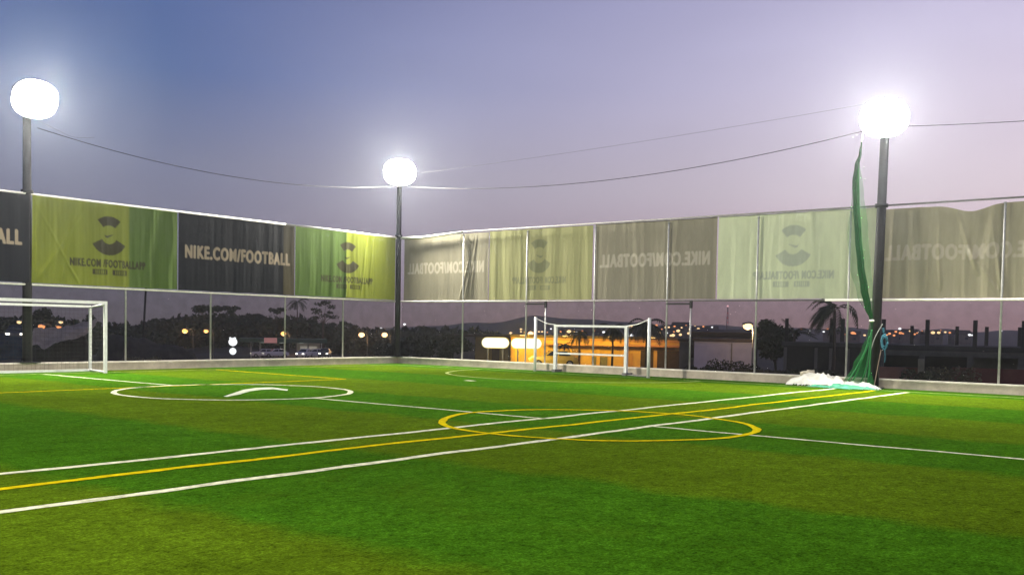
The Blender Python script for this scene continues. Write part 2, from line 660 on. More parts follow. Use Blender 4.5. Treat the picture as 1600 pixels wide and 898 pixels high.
def road_strip(name, pts, w, label):
    bm = bmesh.new()
    prev = None
    for i in range(len(pts)):
        a = Vector(pts[max(i - 1, 0)]); b_ = Vector(pts[min(i + 1, len(pts) - 1)])
        d = (b_ - a).normalized()
        nr = Vector((-d.y, d.x)) * w / 2
        row = []
        for k in range(5):
            q = Vector(pts[i]) + nr * (k / 2 - 1)
            row.append(bm.verts.new((q.x, q.y, ground_z(atan2(q.x, q.y), q.length) + 0.12)))
        if prev:
            for k in range(4):
                bm.faces.new([prev[k], prev[k + 1], row[k + 1], row[k]])
        prev = row
    bmesh.ops.recalc_face_normals(bm, faces=bm.faces)
    me = bpy.data.meshes.new(name)
    bm.to_mesh(me); bm.free()
    me.materials.append(M_ASPH)
    o = bpy.data.objects.new(name, me)
    COL.objects.link(o)
    tag(o, label, 'road', kind='structure')


road_strip('road', [(-150 + i * 10, 205 - i * 2.2) for i in range(24)], 14, 'dark asphalt road running below the wooded ridge')
road_strip('forecourt', [(-4 + i * 4, 82 - i * 0.4) for i in range(12)], 9, 'asphalt yard before the amber lit building')

# ------------------------------------------------------------------ low walls
def low_wall(name, along, length, label):
    o = empty(name, CORNER, PITCH_RZ)
    tag(o, label, 'wall')
    b1, b2 = MB(), MB()
    if along == 'u':
        b1.box((length / 2, -0.125, 0.00), (length, 0.25, 0.48))
        b2.box((length / 2, -0.125, 0.26), (length, 0.28, 0.04))
    else:
        b1.box((-0.125, length / 2 - 0.14, 0.00), (0.25, length + 0.27, 0.48))
        b2.box((-0.125, length / 2 - 0.14, 0.261), (0.28, length + 0.28, 0.042))
    b1.build('wall_face', M_CONC, o)
    b2.build('coping', M_CONCTOP, o)
    return o


low_wall('low_wall', 'u', 35, 'low pale concrete wall with white coping behind the left goal')
low_wall('low_wall', 'v', 46, 'low pale concrete wall with white coping behind the far small goal and green net')

# ------------------------------------------------------------------ fences
HB, HT = 2.70, 5.33


def fence(side):
    o = empty('fence', CORNER, PITCH_RZ)
    P = (lambda s, off, z: Vector((s, off, z))) if side == 'L' else (lambda s, off, z: Vector((off, s, z)))
    if side == 'L':
        tag(o, 'tall fence of thin posts and dark netting behind the bright green and black banners', 'fence')
        posts = [3.01, 5.95, 9.25, 12.5, 18.84, 22.0]
        ln = 34.5
        m_post = M_GALV
    else:
        tag(o, 'tall fence of thin posts and dark netting carrying the pale reversed banners', 'fence')
        posts = [3.6, 6.85, 9.98, 13.0, 16.3, 19.3, 23.6, 27.0]
        ln = 45.5
        m_post = M_GALV
    for s in posts:
        b = MB()
        b.tube([P(s, -0.12, 0.28), P(s, -0.12, HT + 0.02)], 0.032, 8)
        if side == 'R' and abs(s - 13.0) < 0.1:
            pass
        b.tube([P(s, -0.12, HT), P(s, -0.12, HT + 0.04)], 0.045, 8)
        b.build('post', m_post, o)
    bt = MB()
    if side == 'L':
        bt.tube([P(0.1, -0.06, HT + 0.03), P(1.6, -0.06, HT + 0.02), P(3, -0.06, HT + 0.04), P(6, -0.06, HT + 0.05)], [0.06, 0.062, 0.055, 0.04], 8)
        bt.tube([P(6, -0.06, HT + 0.05), P(20, -0.06, HT + 0.04), P(ln, -0.06, HT + 0.03)], 0.035, 8)
        bt.build('top_rail', M_HEM, o)
        MB().tube([P(0.1, -0.06, HB - 0.05), P(ln, -0.06, HB - 0.05)], 0.035, 8).build('bottom_rail', M_HEM, o)
    else:
        bt.tube([P(0.1, -0.06, HT + 0.03), P(1.4, -0.06, HT + 0.0), P(2.6, -0.06, HT + 0.07), P(3.6, -0.06, HT + 0.13)], [0.06, 0.055, 0.05, 0.04], 8)
        bt.build('top_rail', M_HEM, o)
        MB().tube([P(3.6, -0.06, HT + 0.14), P(ln, -0.06, HT + 0.14)], 0.028, 8).build('top_rail', M_GALVD, o)
        MB().tube([P(0.1, -0.06, HB - 0.05), P(7.0, -0.06, HB - 0.05)], 0.03, 8).build('bottom_rail', M_HEM, o)
        MB().tube([P(7.0, -0.06, HB - 0.05), P(18.6, -0.06, HB - 0.05)], 0.025, 8).build('bottom_rail', M_GALVD, o)
        MB().tube([P(18.6, -0.06, HB - 0.05), P(ln, -0.06, HB - 0.05)], 0.035, 8).build('bottom_rail', M_HEM, o)
        for s in (6.85, 13.0):      # brackets and second thin post
            k = MB()
            k.box(P(s + 0.45, -0.12, HB - 0.16), (0.06, 0.95, 0.06))
            k.box(P(s + 0.93, -0.12, HB - 0.18), (0.08, 0.08, 0.26))
            k.build('bracket', M_DARKSTEEL, o)
            MB().tube([P(s + 0.93, -0.12, 0.28), P(s + 0.93, -0.12, HB - 0.3)], 0.03, 8).build('post', m_post, o)
    # net in strips so that it hangs with slight ripples
    b = bmesh.new()
    n = int(ln / 0.5)
    prev = None
    for i in range(n + 1):
        s = 0.06 + (ln - 0.06) * i / n
        col = []
        for j in range(6):
            z = 0.285 + (HB - 0.06 - 0.285) * j / 5
            off = -0.17 + 0.02 * noise.noise(Vector((s * 0.7, z * 0.8, 3)))
            col.append(b.verts.new(P(s, off, z)))
        if prev:
            for j in range(5):
                f = b.faces.new([prev[j], col[j], col[j + 1], prev[j + 1]])
                f.smooth = True
        prev = col
    me = bpy.data.meshes.new('net')
    b.to_mesh(me); b.free()
    me.materials.append(M_NET)
    q = bpy.data.objects.new('net', me)
    COL.objects.link(q)
    q.parent = o
    return o


fence('L')
fence('R')

# ------------------------------------------------------------------ banners: print rasterised onto rippled cloth
def text_tris(txt, x0, x1, z0, z1, bold=0.012, fat=0.0):
    c = bpy.data.curves.new('t', 'FONT')
    c.body = txt
    c.size = 1.0
    c.offset = bold
    c.space_character = 1.2
    o = bpy.data.objects.new('t', c)
    COL.objects.link(o)
    dg = bpy.context.evaluated_depsgraph_get()
    me = bpy.data.meshes.new_from_object(o.evaluated_get(dg))
    vs = [v.co.copy() for v in me.vertices]
    tr = []
    me.calc_loop_triangles()
    for t in me.loop_triangles:
        tr.append(tuple(t.vertices))
    bpy.data.objects.remove(o)
    bpy.data.curves.remove(c)
    bpy.data.meshes.remove(me)
    ax, bx = min(v.x for v in vs), max(v.x for v in vs)
    az, bz = min(v.y for v in vs), max(v.y for v in vs)
    vs = [Vector((x0 + (v.x - ax) / (bx - ax) * (x1 - x0), z0 + (v.y - az) / (bz - az) * (z1 - z0), 0)) for v in vs]
    if fat:      # heavier strokes: the same letters printed again a little to each side
        n, base, tris = len(vs), list(vs), list(tr)
        for k, (dx, dz) in enumerate(((-fat, 0), (fat, 0), (0, fat * 0.6), (0, -fat * 0.6))):
            vs += [v + Vector((dx, dz, 0)) for v in base]
            tr += [tuple(q + n * (k + 1) for q in t) for t in tris]
    return vs, tr


def sector(cx, cz, r0, r1, a0, a1, n=24, sx=1.0):
    vs, tr = [], []
    for i in range(n + 1):
        a = radians(a0 + (a1 - a0) * i / n)
        vs += [Vector((cx + sx * r0 * cos(a), cz + r0 * sin(a), 0)), Vector((cx + sx * r1 * cos(a), cz + r1 * sin(a), 0))]
    for i in range(n):
        tr += [(2 * i, 2 * i + 1, 2 * i + 3), (2 * i, 2 * i + 3, 2 * i + 2)]
    return vs, tr


def quad(x0, z0, x1, z1):
    return [Vector((x0, z0, 0)), Vector((x1, z0, 0)), Vector((x1, z1, 0)), Vector((x0, z1, 0))], [(0, 1, 2), (0, 2, 3)]


BW, BH = 5.0, 2.6


def bvh(parts):
    V, T = [], []
    for vs, tr in parts:
        k = len(V)
        V += vs
        T += [(a + k, b_ + k, c + k) for a, b_, c in tr]
    return BVHTree.FromPolygons(V, T)


DES_TEXT = bvh([text_tris('NIKE.COM/FOOTBALL', 0.27, 4.77, 1.10, 1.54, 0.018, 0.022)])
app = [sector(2.5, 1.62, 0.31, 0.60, 49, 131), sector(2.5, 1.62, 0.28, 0.64, 208, 332),
       text_tris('NIKE.COM /FOOTBALLAPP', 1.22, 3.78, 0.60, 0.84, 0.012, 0.012),
       # small tick between the arcs
       ([Vector(p) for p in ((2.32, 1.66, 0), (2.36, 1.56, 0), (2.44, 1.53, 0), (2.68, 1.66, 0), (2.42, 1.60, 0), (2.36, 1.61, 0))], [(0, 1, 5), (1, 2, 4), (1, 4, 5), (2, 3, 4)])]
for a in (1.94, 2.62):
    app += [quad(a, 0.36, a + 0.5, 0.385), quad(a, 0.505, a + 0.5, 0.53), quad(a, 0.36, a + 0.10, 0.53), quad(a + 0.44, 0.36, a + 0.5, 0.53)]
    for k in range(5):
        app.append(quad(a + 0.125 + k * 0.062, 0.385, a + 0.16 + k * 0.062, 0.505))
DES_APP = bvh(app)


def cloth_mat(name, cloth, ink, trans, var=0.22, cloth2=None):
    m = bpy.data.materials.new(name)
    m.use_nodes = True
    t = m.node_tree
    T, K = t.nodes, t.links
    b = T['Principled BSDF']
    b.inputs['Roughness'].default_value = 0.75
    b.inputs['Specular IOR Level'].default_value = 0.15
    at_ = T.new('ShaderNodeAttribute')
    at_.attribute_name = 'ink'
    g = T.new('ShaderNodeTexCoord')
    mp = T.new('ShaderNodeMapping')
    mp.inputs['Scale'].default_value = (3.0, 3.0, 0.7)
    K.new(g.outputs['Object'], mp.inputs[0])
    n = T.new('ShaderNodeTexNoise')
    n.inputs['Scale'].default_value = 1.1
    n.inputs['Detail'].default_value = 7
    n.inputs['Roughness'].default_value = 0.7
    K.new(mp.outputs[0], n.inputs[0])
    mx = T.new('ShaderNodeMix')
    mx.data_type = 'RGBA'
    K.new(at_.outputs['Fac'], mx.inputs[0])
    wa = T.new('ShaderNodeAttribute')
    wa.attribute_name = 'second_tone'
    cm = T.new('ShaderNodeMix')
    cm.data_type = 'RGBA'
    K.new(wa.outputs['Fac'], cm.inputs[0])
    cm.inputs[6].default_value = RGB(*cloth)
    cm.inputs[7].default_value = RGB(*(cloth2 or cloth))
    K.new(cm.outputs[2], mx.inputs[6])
    mx.inputs[7].default_value = RGB(*ink)
    k = T.new('ShaderNodeMath')
    k.operation = 'MULTIPLY_ADD'
    k.inputs[1].default_value = var * 2
    k.inputs[2].default_value = 1 - var
    K.new(n.outputs[0], k.inputs[0])
    mu = T.new('ShaderNodeMix')
    mu.data_type = 'RGBA'
    mu.blend_type = 'MULTIPLY'
    mu.inputs[0].default_value = 1
    K.new(mx.outputs[2], mu.inputs[6])
    K.new(k.outputs[0], mu.inputs[7])
    K.new(mu.outputs[2], b.inputs['Base Color'])
    tr = T.new('ShaderNodeBsdfTranslucent')
    K.new(mu.outputs[2], tr.inputs[0])
    ms = T.new('ShaderNodeMixShader')
    ms.inputs[0].default_value = trans
    K.new(b.outputs[0], ms.inputs[1])
    K.new(tr.outputs[0], ms.inputs[2])
    K.new(ms.outputs[0], T['Material Output'].inputs[0])
    return m


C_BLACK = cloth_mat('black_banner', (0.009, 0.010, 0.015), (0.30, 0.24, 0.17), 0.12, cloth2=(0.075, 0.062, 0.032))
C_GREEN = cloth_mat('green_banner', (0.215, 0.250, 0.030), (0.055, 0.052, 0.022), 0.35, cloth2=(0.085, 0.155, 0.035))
C_BLACKB = cloth_mat('faded_black_banner_back', (0.28, 0.26, 0.19), (0.46, 0.42, 0.33), 0.4)
C_BLACKC = cloth_mat('sunfaded_black_banner_back', (0.40, 0.37, 0.25), (0.52, 0.48, 0.36), 0.4)
C_GREENB = cloth_mat('faded_green_banner_back', (0.32, 0.32, 0.155), (0.21, 0.22, 0.12), 0.4)
C_PALEB = cloth_mat('pale_green_banner_back', (0.66, 0.72, 0.47), (0.46, 0.51, 0.38), 0.4)


def banner(side, s0, s1, m, design, label, fold=0.035, seed=1, cut=(), sag=None, off=None, group=None, lift=0.0, second_tone=None):
    W_ = s1 - s0
    nx, nz_ = int(W_ / 0.024), int(BH / 0.024)
    off = off if off is not None else (0.05 if side == 'L' else -0.2)
    verts, ink, wr = [], [], []
    for j in range(nz_ + 1):
        for i in range(nx + 1):
            fx, fz = i / nx, j / nz_
            s = s0 + fx * W_
            a = (1 - fx) if side == 'L' else fx          # 0..1 from the viewer's left
            pa = (a if side == 'L' else 1 - a) * BW
            h = fz * BH
            amp = fold * (0.55 + 0.45 * noise.noise(Vector((s * 0.35, seed * 3.1, 0))) + 0.25 * (1 - fz))
            warp = s * 1.0 + 0.18 * noise.noise(Vector((s * 0.6, h * 0.5, seed)))
            d = amp * (noise.noise(Vector((warp * 2.3, h * 0.12, seed * 7.7))) * 1.6 + 0.6 * noise.noise(Vector((warp * 5.5, h * 0.2, seed + 20))) + 0.25 * noise.noise(Vector((s * 11, h * 0.6, seed + 40))))
            # diagonal creases running from the lower corners
            for (ca, ch, dx, dz, w_, k_) in cut:
                t_ = (pa - ca) * dz - (h - ch) * dx
                al = (pa - ca) * dx + (h - ch) * dz
                if al > 0:
                    d += k_ * exp(-(t_ / w_) ** 2) * min(1, al / 0.3) * exp(-al / 1.2)
            top = (sag(pa) if sag else 0.0) * fz ** 2
            z = HB + 0.0 + (HT - HB) * fz + top + lift * fz
            e = 0.015 * noise.noise(Vector((s * 2, 0, seed + 9)))
            z += e * (fz * 2 - 1)
            if side == 'L':
                verts.append((s, off + d, z))
            else:
                verts.append((off + d, s, z))
            v = 0.0
            if design is not None:
                for ox, oz in ((-0.006, -0.006), (0.006, 0.006), (0.006, -0.006), (-0.006, 0.006)):
                    hit = design.ray_cast(Vector((pa + ox, h + oz, 1)), Vector((0, 0, -1)))
                    if hit[0] is not None:
                        v += 0.25
            ink.append(v)
            wr.append(second_tone(s, h) if second_tone else 0.0)  # share of the second cloth colour over part of the banner
    faces = []
    for j in range(nz_):
        for i in range(nx):
            k = j * (nx + 1) + i
            faces.append((k, k + 1, k + nx + 2, k + nx + 1))
    me = bpy.data.meshes.new('banner')
    me.from_pydata(verts, [], faces)
    at_ = me.attributes.new('ink', 'FLOAT', 'POINT')
    at_.data.foreach_set('value', ink)
    at2 = me.attributes.new('second_tone', 'FLOAT', 'POINT')
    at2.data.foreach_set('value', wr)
    me.polygons.foreach_set('use_smooth', [True] * len(me.polygons))
    me.materials.append(m)
    o = bpy.data.objects.new('banner', me)
    COL.objects.link(o)
    o.location = CORNER
    o.rotation_euler.z = PITCH_RZ
    tag(o, label, 'banner', group)
    return o


GL, GR = 'banners hung along the left fence', 'reversed banners hung along the right fence'
banner('L', 15.72, 20.72, C_BLACK, DES_TEXT, 'black banner behind the left goal, cut off so only ALL shows', 0.03, 1, group=GL)
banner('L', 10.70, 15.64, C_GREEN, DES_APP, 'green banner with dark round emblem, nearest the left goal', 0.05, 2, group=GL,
       cut=((0.15, 0.05, 0.55, 0.83, 0.05, 0.06), (0.9, 0.05, 0.2, 0.98, 0.06, 0.05), (1.5, 0.02, -0.5, 0.86, 0.04, 0.05), (0.12, 0, 0.0, 1.0, 0.06, 0.08)), second_tone=lambda s, h: max(0, min(1, (12.5 - s) / 0.05)) * 0.85)
banner('L', 5.66, 10.66, C_BLACK, DES_TEXT, 'black banner with readable pale web address between two green banners', 0.012, 3, group=GL, second_tone=lambda s, h: max(0, min(1, (6.2 - s) / 0.04)) * (0.45 + 0.2 * (2.6 - h)))  # second cloth colour towards the corner end, stronger lower down
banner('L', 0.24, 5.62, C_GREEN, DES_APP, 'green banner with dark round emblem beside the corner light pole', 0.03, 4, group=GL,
       cut=((2.4, 0.0, 0.0, 1.0, 0.05, 0.06), (3.2, 0.3, 0.12, 0.99, 0.05, 0.05), (3.6, 0.5, 0.1, 0.99, 0.04, 0.04)), second_tone=lambda s, h: max(0, min(1, (s - 3.0) / 0.05)) * 0.9)
banner('R', 0.14, 4.85, C_BLACKB, DES_TEXT, 'faded grey reversed banner beside the corner light pole', 0.03, 5, group=GR,
       cut=((1.3, 0.0, -0.25, 0.96, 0.05, 0.07), (1.6, 0.0, -0.3, 0.95, 0.04, 0.06), (1.0, 0.0, -0.12, 0.99, 0.05, 0.05)), sag=lambda a: 0.08 * min(1, (5 - a) / 4))
banner('R', 4.89, 9.82, C_GREENB, DES_APP, 'faded olive reversed banner with round emblem above the small far goal', 0.04, 6, group=GR, lift=0.10)
banner('R', 9.92, 14.80, C_BLACKB, DES_TEXT, 'faded grey reversed banner between the olive and the pale green ones', 0.03, 7, group=GR, lift=0.12)
banner('R', 14.86, 20.05, C_PALEB, DES_APP, 'pale green reversed banner behind the hanging green net', 0.035, 8, group=GR, lift=0.12)
banner('R', 20.12, 25.2, C_BLACKC, DES_TEXT, 'creased grey reversed banner right of the net, its top edge sagging', 0.06, 9, group=GR, lift=0.04,
       cut=((3.2, 0.2, 0.06, 0.99, 0.05, 0.08), (2.5, 1.4, -0.55, -0.83, 0.08, 0.1), (1.6, 0.2, 0.15, 0.98, 0.05, 0.1), (2.2, 0.6, 0.3, 0.95, 0.06, 0.1), (3.6, 0.0, -0.05, 0.99, 0.05, 0.06)),
       sag=lambda a: -0.20 * exp(-((a - 2.45) / 0.5) ** 2))

# ------------------------------------------------------------------ floodlight poles
def flood_pole(loc, top, rad, aim, label, z0, lean=(0, 0), power=1.0):
    o = empty('floodlight_pole', Vector(loc))
    tag(o, label, 'light pole', 'tall floodlight poles round the pitch')
    d = (Vector(aim) - Vector(loc))
    ang = atan2(d.y, d.x)
    f = Vector((cos(ang), sin(ang), 0))
    sd = Vector((-sin(ang), cos(ang), 0))
    b = MB()
    tp = Vector((lean[0], lean[1], top))
    b.tube([(0, 0, z0), (lean[0] * 0.5, lean[1] * 0.5, top * 0.5), tp], [rad, rad * 0.92, rad * 0.8], 16)
    b.build('pole', M_DARKSTEEL, o)
    MB().box((0, 0, z0 + 0.015), (rad * 4, rad * 4, 0.03), ang).build('base_plate', M_DARKSTEEL, o)
    if top > 5:
        MB().tube([Vector((lean[0], lean[1], 0)) * 0.68 + Vector((0, 0, HT + 0.06)), Vector((lean[0], lean[1], 0)) * 0.68 + Vector((0, 0, HT + 0.16))], rad * 1.25, 16).build('collar', M_DARKSTEEL, o)
    for hz in (-0.28, 0.28):
        MB().box(tp + Vector((0, 0, hz)) + f * 0.18, (0.07, 1.0, 0.07), ang).build('crossarm', M_DARKSTEEL, o)
    R = Matrix.Rotation(ang, 3, 'Z') @ Matrix.Rotation(radians(22), 3, 'Y')

    hc = tp + f * 0.46

    def outline(off, qy, qz, k, g=0.012, n=12):
        # one quarter of a rounded lamp bank, shrunk by k about its own middle
        pts = [Vector((0, g, g))]
        for q in range(n + 1):
            t_ = pi / 2 * q / n
            pts.append(Vector((0, max(g, 0.68 * cos(t_) ** 0.88), max(g, 0.57 * sin(t_) ** 0.82))))
        m_ = Vector((0, 0.29, 0.24))
        return [hc + R @ Vector((off, (m_.y + (p.y - m_.y) * k) * qy, (m_.z + (p.z - m_.z) * k) * qz)) for p in pts]
    for qy in (-1, 1):
        for qz in (-1, 1):
            b = MB()
            rings = [[b.bm.verts.new(p) for p in outline(x, qy, qz, k)] for x, k in ((-0.30, 0.35), (-0.22, 0.7), (0.02, 0.96), (0.08, 1.0))]
            n_ = len(rings[0])
            for A, B in zip(rings, rings[1:]):
                for q in range(n_):
                    b.bm.faces.new([A[q], A[(q + 1) % n_], B[(q + 1) % n_], B[q]])
            b.bm.faces.new(rings[0]); b.bm.faces.new(rings[-1])
            fl = b.build('floodlight', M_GALV, o)
            b = MB()
            r1 = [b.bm.verts.new(p) for p in outline(0.084, qy, qz, 0.985)]
            r2 = [b.bm.verts.new(p) for p in outline(0.13, qy, qz, 0.8)]
            for q in range(n_):
                b.bm.faces.new([r1[q], r1[(q + 1) % n_], r2[(q + 1) % n_], r2[q]])
            b.bm.faces.new(r2)
            b.build('lens', M_LENS, fl)
            c = hc + R @ Vector((-0.2, 0.34 * qy, 0.28 * qz))
            MB().tube([c - f * 0.12, c], 0.03, 6).build('bracket', M_DARKSTEEL, fl)
    l = bpy.data.lights.new('floodlight_beam', 'SPOT')
    l.energy = FLOOD_W * power
    l.color = (1.0, 0.95, 0.80)
    l.spot_size = radians(165)
    l.spot_blend = 0.45
    l.shadow_soft_size = 0.45
    lo = bpy.data.objects.new('floodlight_beam', l)
    COL.objects.link(lo)
    lo.parent = o
    lo.location = tp + f * 1.0 + Vector((0, 0, 0))
    dirv = (f * 0.90 + Vector((0, 0, -0.36))).normalized()
    lo.rotation_euler = dirv.to_track_quat('-Z', 'Y').to_euler()
    return o


mid = UV(16, 20)
flood_pole(UV(15.7, -0.12), 8.15, 0.14, mid, 'tall dark floodlight pole behind the left goal', 0.28)
flood_pole(UV(0.0, 0.0), 8.1, 0.125, UV(27, 27), 'tall dark floodlight pole in the far corner of the pitch', 0.28)
flood_pole(UV(0.22, 20.25), 7.95, 0.15, UV(16, 24), 'tall dark floodlight pole beside the hanging green net', 0.0, (0.10, 0))

flood_pole(UV(33.5, 20.25, 0), 8.1, 0.14, UV(12, 18), 'unseen floodlight pole added on the near side to brighten the pitch', 0.0, power=0.52)  # unseen extra pole, added to brighten banners, walls and near turf
flood_pole(UV(15.8, 43.0, 0), 8.1, 0.14, UV(14, 20), 'unseen floodlight pole added at the far end of the halfway line', 0.0, power=0.65)  # second unseen pole, added for the same extra light

# ------------------------------------------------------------------ cables
def cable(pts, r, m, label, cat='cable', name='overhead_cable', group='cables strung between the light poles', parent=None):
    out = []
    n = len(pts)
    P = [Vector(p) for p in pts]
    for i in range(n - 1):
        p0, p1, p2, p3 = P[max(i - 1, 0)], P[i], P[i + 1], P[min(i + 2, n - 1)]
        for k in range(10):
            t = k / 10
            out.append(0.5 * ((2 * p1) + (p2 - p0) * t + (2 * p0 - 5 * p1 + 4 * p2 - p3) * t * t + (3 * p1 - p0 - 3 * p2 + p3) * t ** 3))
    out.append(P[-1])
    o = MB().tube(out, r, 6).build(name, m, parent)
    if parent is None:
        tag(o, label, cat, group)
    return o


def sag_between(a, b_, s, n=12):
    a, b_ = Vector(a), Vector(b_)
    return [a.lerp(b_, i / n) - Vector((0, 0, s * 4 * (i / n) * (1 - i / n))) for i in range(n + 1)]


PL, PM, PR = UV(15.5, 0.1, 7.35), UV(0.1, 0.1, 7.55), UV(0.3, 20.2, 7.75)
cable(sag_between(PL, PM, 0.62), 0.012, M_BLACKCABLE, 'thin dark cable sagging from the left light pole to the corner one')
cable(sag_between(PM, PR, 0.70), 0.012, M_BLACKCABLE, 'thin dark cable sagging from the corner light pole to the right one')
cable(sag_between(PR, UV(0.4, 41, 7.9), 0.5), 0.010, M_BLACKCABLE, 'thin dark cable leaving the right light pole out of view')
cable([UV(15.5, 0.2, 7.55), UV(14.9, 0.3, 7.32), UV(14.55, 0.35, 7.22), UV(14.2, 0.4, 7.24), UV(13.9, 0.5, 7.29)], 0.006, M_GALVD, 'short pale rope end beside the left lamp head')

cable(sag_between(PM + Vector((0, 0, 0.45)), PR + Vector((0, 0, 0.75)), 0.12), 0.004, M_BLACKCABLE, 'faint upper line between the corner light pole and the right one')
# ------------------------------------------------------------------ goals
def goal_left():
    c = UV(15.9, 0)
    o = empty('goal', CORNER, PITCH_RZ)
    tag(o, 'white football goal with box frame against the left wall', 'goal')
    u0, u1 = 14.16, 17.7
    vf, vb = 1.6, 0.34
    H1, H2 = 2.14, 2.03
    r = 0.045
    for u in (u0, u1):
        MB().box((u, vf, H1 / 2), (0.085, 0.085, H1)).build('front_post', M_WHITE, o)
        MB().box((u - (0.2 if u < 16 else -0.2), vb, H2 / 2), (0.07, 0.07, H2)).build('rear_post', M_WHITE, o)
        MB().tube([(u, vf, H1 - 0.04), (u - (0.2 if u < 16 else -0.2), vb, H2 - 0.03)], 0.035, 8).build('side_bar', M_WHITE, o)
        MB().tube([(u, vf, 0.035), (u - (0.2 if u < 16 else -0.2), vb, 0.035)], 0.035, 8).build('ground_bar', M_WHITE, o)
    MB().box(((u0 + u1) / 2, vf, H1 + 0.0), (u1 - u0 + 0.085, 0.09, 0.09)).build('crossbar', M_WHITE, o)
    MB().box(((u0 + u1) / 2, vb, H2 + 0.0), (u1 - u0 + 0.4, 0.07, 0.07)).build('rear_bar', M_WHITE, o)
    MB().box(((u0 + u1) / 2, vb, 0.036), (u1 - u0 + 0.4, 0.07, 0.07)).build('ground_bar', M_WHITE, o)
    # knotted side and rear net
    b = MB()
    for side in (0, 1):
        u = u0 + 0.02 if side == 0 else u1 - 0.02
        ub = u - 0.2 if side == 0 else u + 0.2
        for i in range(1, 17):
            z = H1 * i / 17
            b.tube([(u, vf, z), ((u + ub) / 2, (vf + vb) / 2, z - 0.02), (ub, vb, z * H2 / H1)], 0.0022, 4, False)
        for i in range(1, 10):
            k = i / 10
            b.tube([(u + (ub - u) * k, vf + (vb - vf) * k, 0.03), (u + (ub - u) * k, vf + (vb - vf) * k, H1 - 0.05)], 0.0022, 4, False)
    for i in range(1, 17):
        b.tube([(u0 - 0.2, vb, H2 * i / 17), (u1 + 0.2, vb, H2 * i / 17)], 0.0022, 4, False)
    for i in range(1, 30):
        u = u0 - 0.2 + (u1 - u0 + 0.4) * i / 30
        b.tube([(u, vb, 0.03), (u, vb, H2)], 0.0022, 4, False)
    b.build('net', mat('grey_net_cord', (0.05, 0.05, 0.045), 0.8), o)


def goal_right():
    o = empty('goal', CORNER, PITCH_RZ)
    tag(o, 'small white goal with a middle rail between two taller poles by the right wall', 'goal')
    v0, v1 = 8.62, 11.72
    ui = 0.36
    H1, H2 = 1.72, 2.03
    for v, u in ((v0, ui), (v1, ui + 0.06)):
        MB().box((u, v, H1 / 2), (0.11, 0.11, H1)).build('post', M_WHITE, o)
        MB().box((u - 0.1, v, 0.05), (0.45, 0.16, 0.10)).build('foot', M_GALVD, o)
    MB().box((ui + 0.03, (v0 + v1) / 2, H1 + 0.0), (0.075, v1 - v0 + 0.1, 0.075)).build('crossbar', M_WHITE, o)
    MB().box((ui + 0.03, (v0 + v1) / 2, 0.70), (0.06, v1 - v0 - 0.1, 0.06)).build('middle_rail', M_WHITE, o)
    for v, u, iv in ((7.80, 0.52, v0), (12.98, 1.02, v1)):
        MB().tube([(u, v, 0.0), (u, v, H2)], 0.055, 12).build('tall_pole', M_WHITE, o)
        iu = ui if iv == v0 else ui + 0.06
        cable([(u, v, H2 - 0.04), ((u + iu) / 2, (v + iv) / 2, (H1 + H2) / 2 - 0.06), (iu, iv, H1 + 0.03)], 0.014, M_WHITE, None, name='tie_rope', parent=o)
        MB().tube([(u, v, 0.03), (iu, iv, 0.03)], 0.02, 6).build('ground_bar', M_GALVD, o)


goal_left()
goal_right()

# ------------------------------------------------------------------ green divider net gathered beside the right pole
def green_mat(name, col, opac):
    m = net_mat(name, col, opac)
    m.node_tree.nodes['Principled BSDF'].inputs['Base Color'].default_value = RGB(*col)
    return m


M_GNET = mat('green_net_bunched', (0.010, 0.070, 0.022), 0.8, var=0.7, scale=22, bump=0.6, trans=0.3, spec=0.05)
M_GSHEER = green_mat('green_net_sheer', (0.05, 0.20, 0.06), 0.20)
M_GSHEER2 = green_mat('green_net_fan', (0.015, 0.11, 0.03), 0.46)
u_net = 0.9


def pt_net(x, y, u=u_net):
    """the point in the vertical plane u = const seen at photo pixel x, y"""
    v = ray(x, y)
    O = Vector((0, 0, CAM_H))
    n = AU
    t = ((CORNER + AU * u - O).dot(n)) / v.dot(n)
    return O + v * t


def bunch(name, spine, m, parent, folds=7, depth=0.4, seed=0):
    """spine: (x, y, half width px) down the hanging net; folded star section"""
    n_seg = 40
    seg = folds * 6
    bm = bmesh.new()
    rings = []
    for i in range(n_seg + 1):
        t = i / n_seg * (len(spine) - 1)
        k = min(int(t), len(spine) - 2)
        f = t - k
        f = f * f * (3 - 2 * f)
        x = spine[k][0] + (spine[k + 1][0] - spine[k][0]) * f
        y = spine[k][1] + (spine[k + 1][1] - spine[k][1]) * (t - k)
        w = spine[k][2] + (spine[k + 1][2] - spine[k][2]) * f
        c = pt_net(x, y)
        wm = w * 31 / F_PX
        ring = []
        for j in range(seg):
            a = 2 * pi * j / seg
            rr = 1 + 0.22 * sin(a * folds + seed + i * 0.05) + 0.18 * noise.noise(Vector((cos(a) * 2, sin(a) * 2, i * 0.12 + seed)))
            ring.append(bm.verts.new(c + AV * (cos(a) * rr * wm) + AU * (sin(a) * rr * wm * depth)))
        rings.append(ring)
    for A, B in zip(rings, rings[1:]):
        for j in range(seg):
            f = bm.faces.new([A[j], A[(j + 1) % seg], B[(j + 1) % seg], B[j]])
            f.smooth = True
    bmesh.ops.recalc_face_normals(bm, faces=bm.faces)
    me = bpy.data.meshes.new(name)
    bm.to_mesh(me); bm.free()
    me.materials.append(m)
    o = bpy.data.objects.new(name, me)
    COL.objects.link(o)
    o.parent = parent
    return o


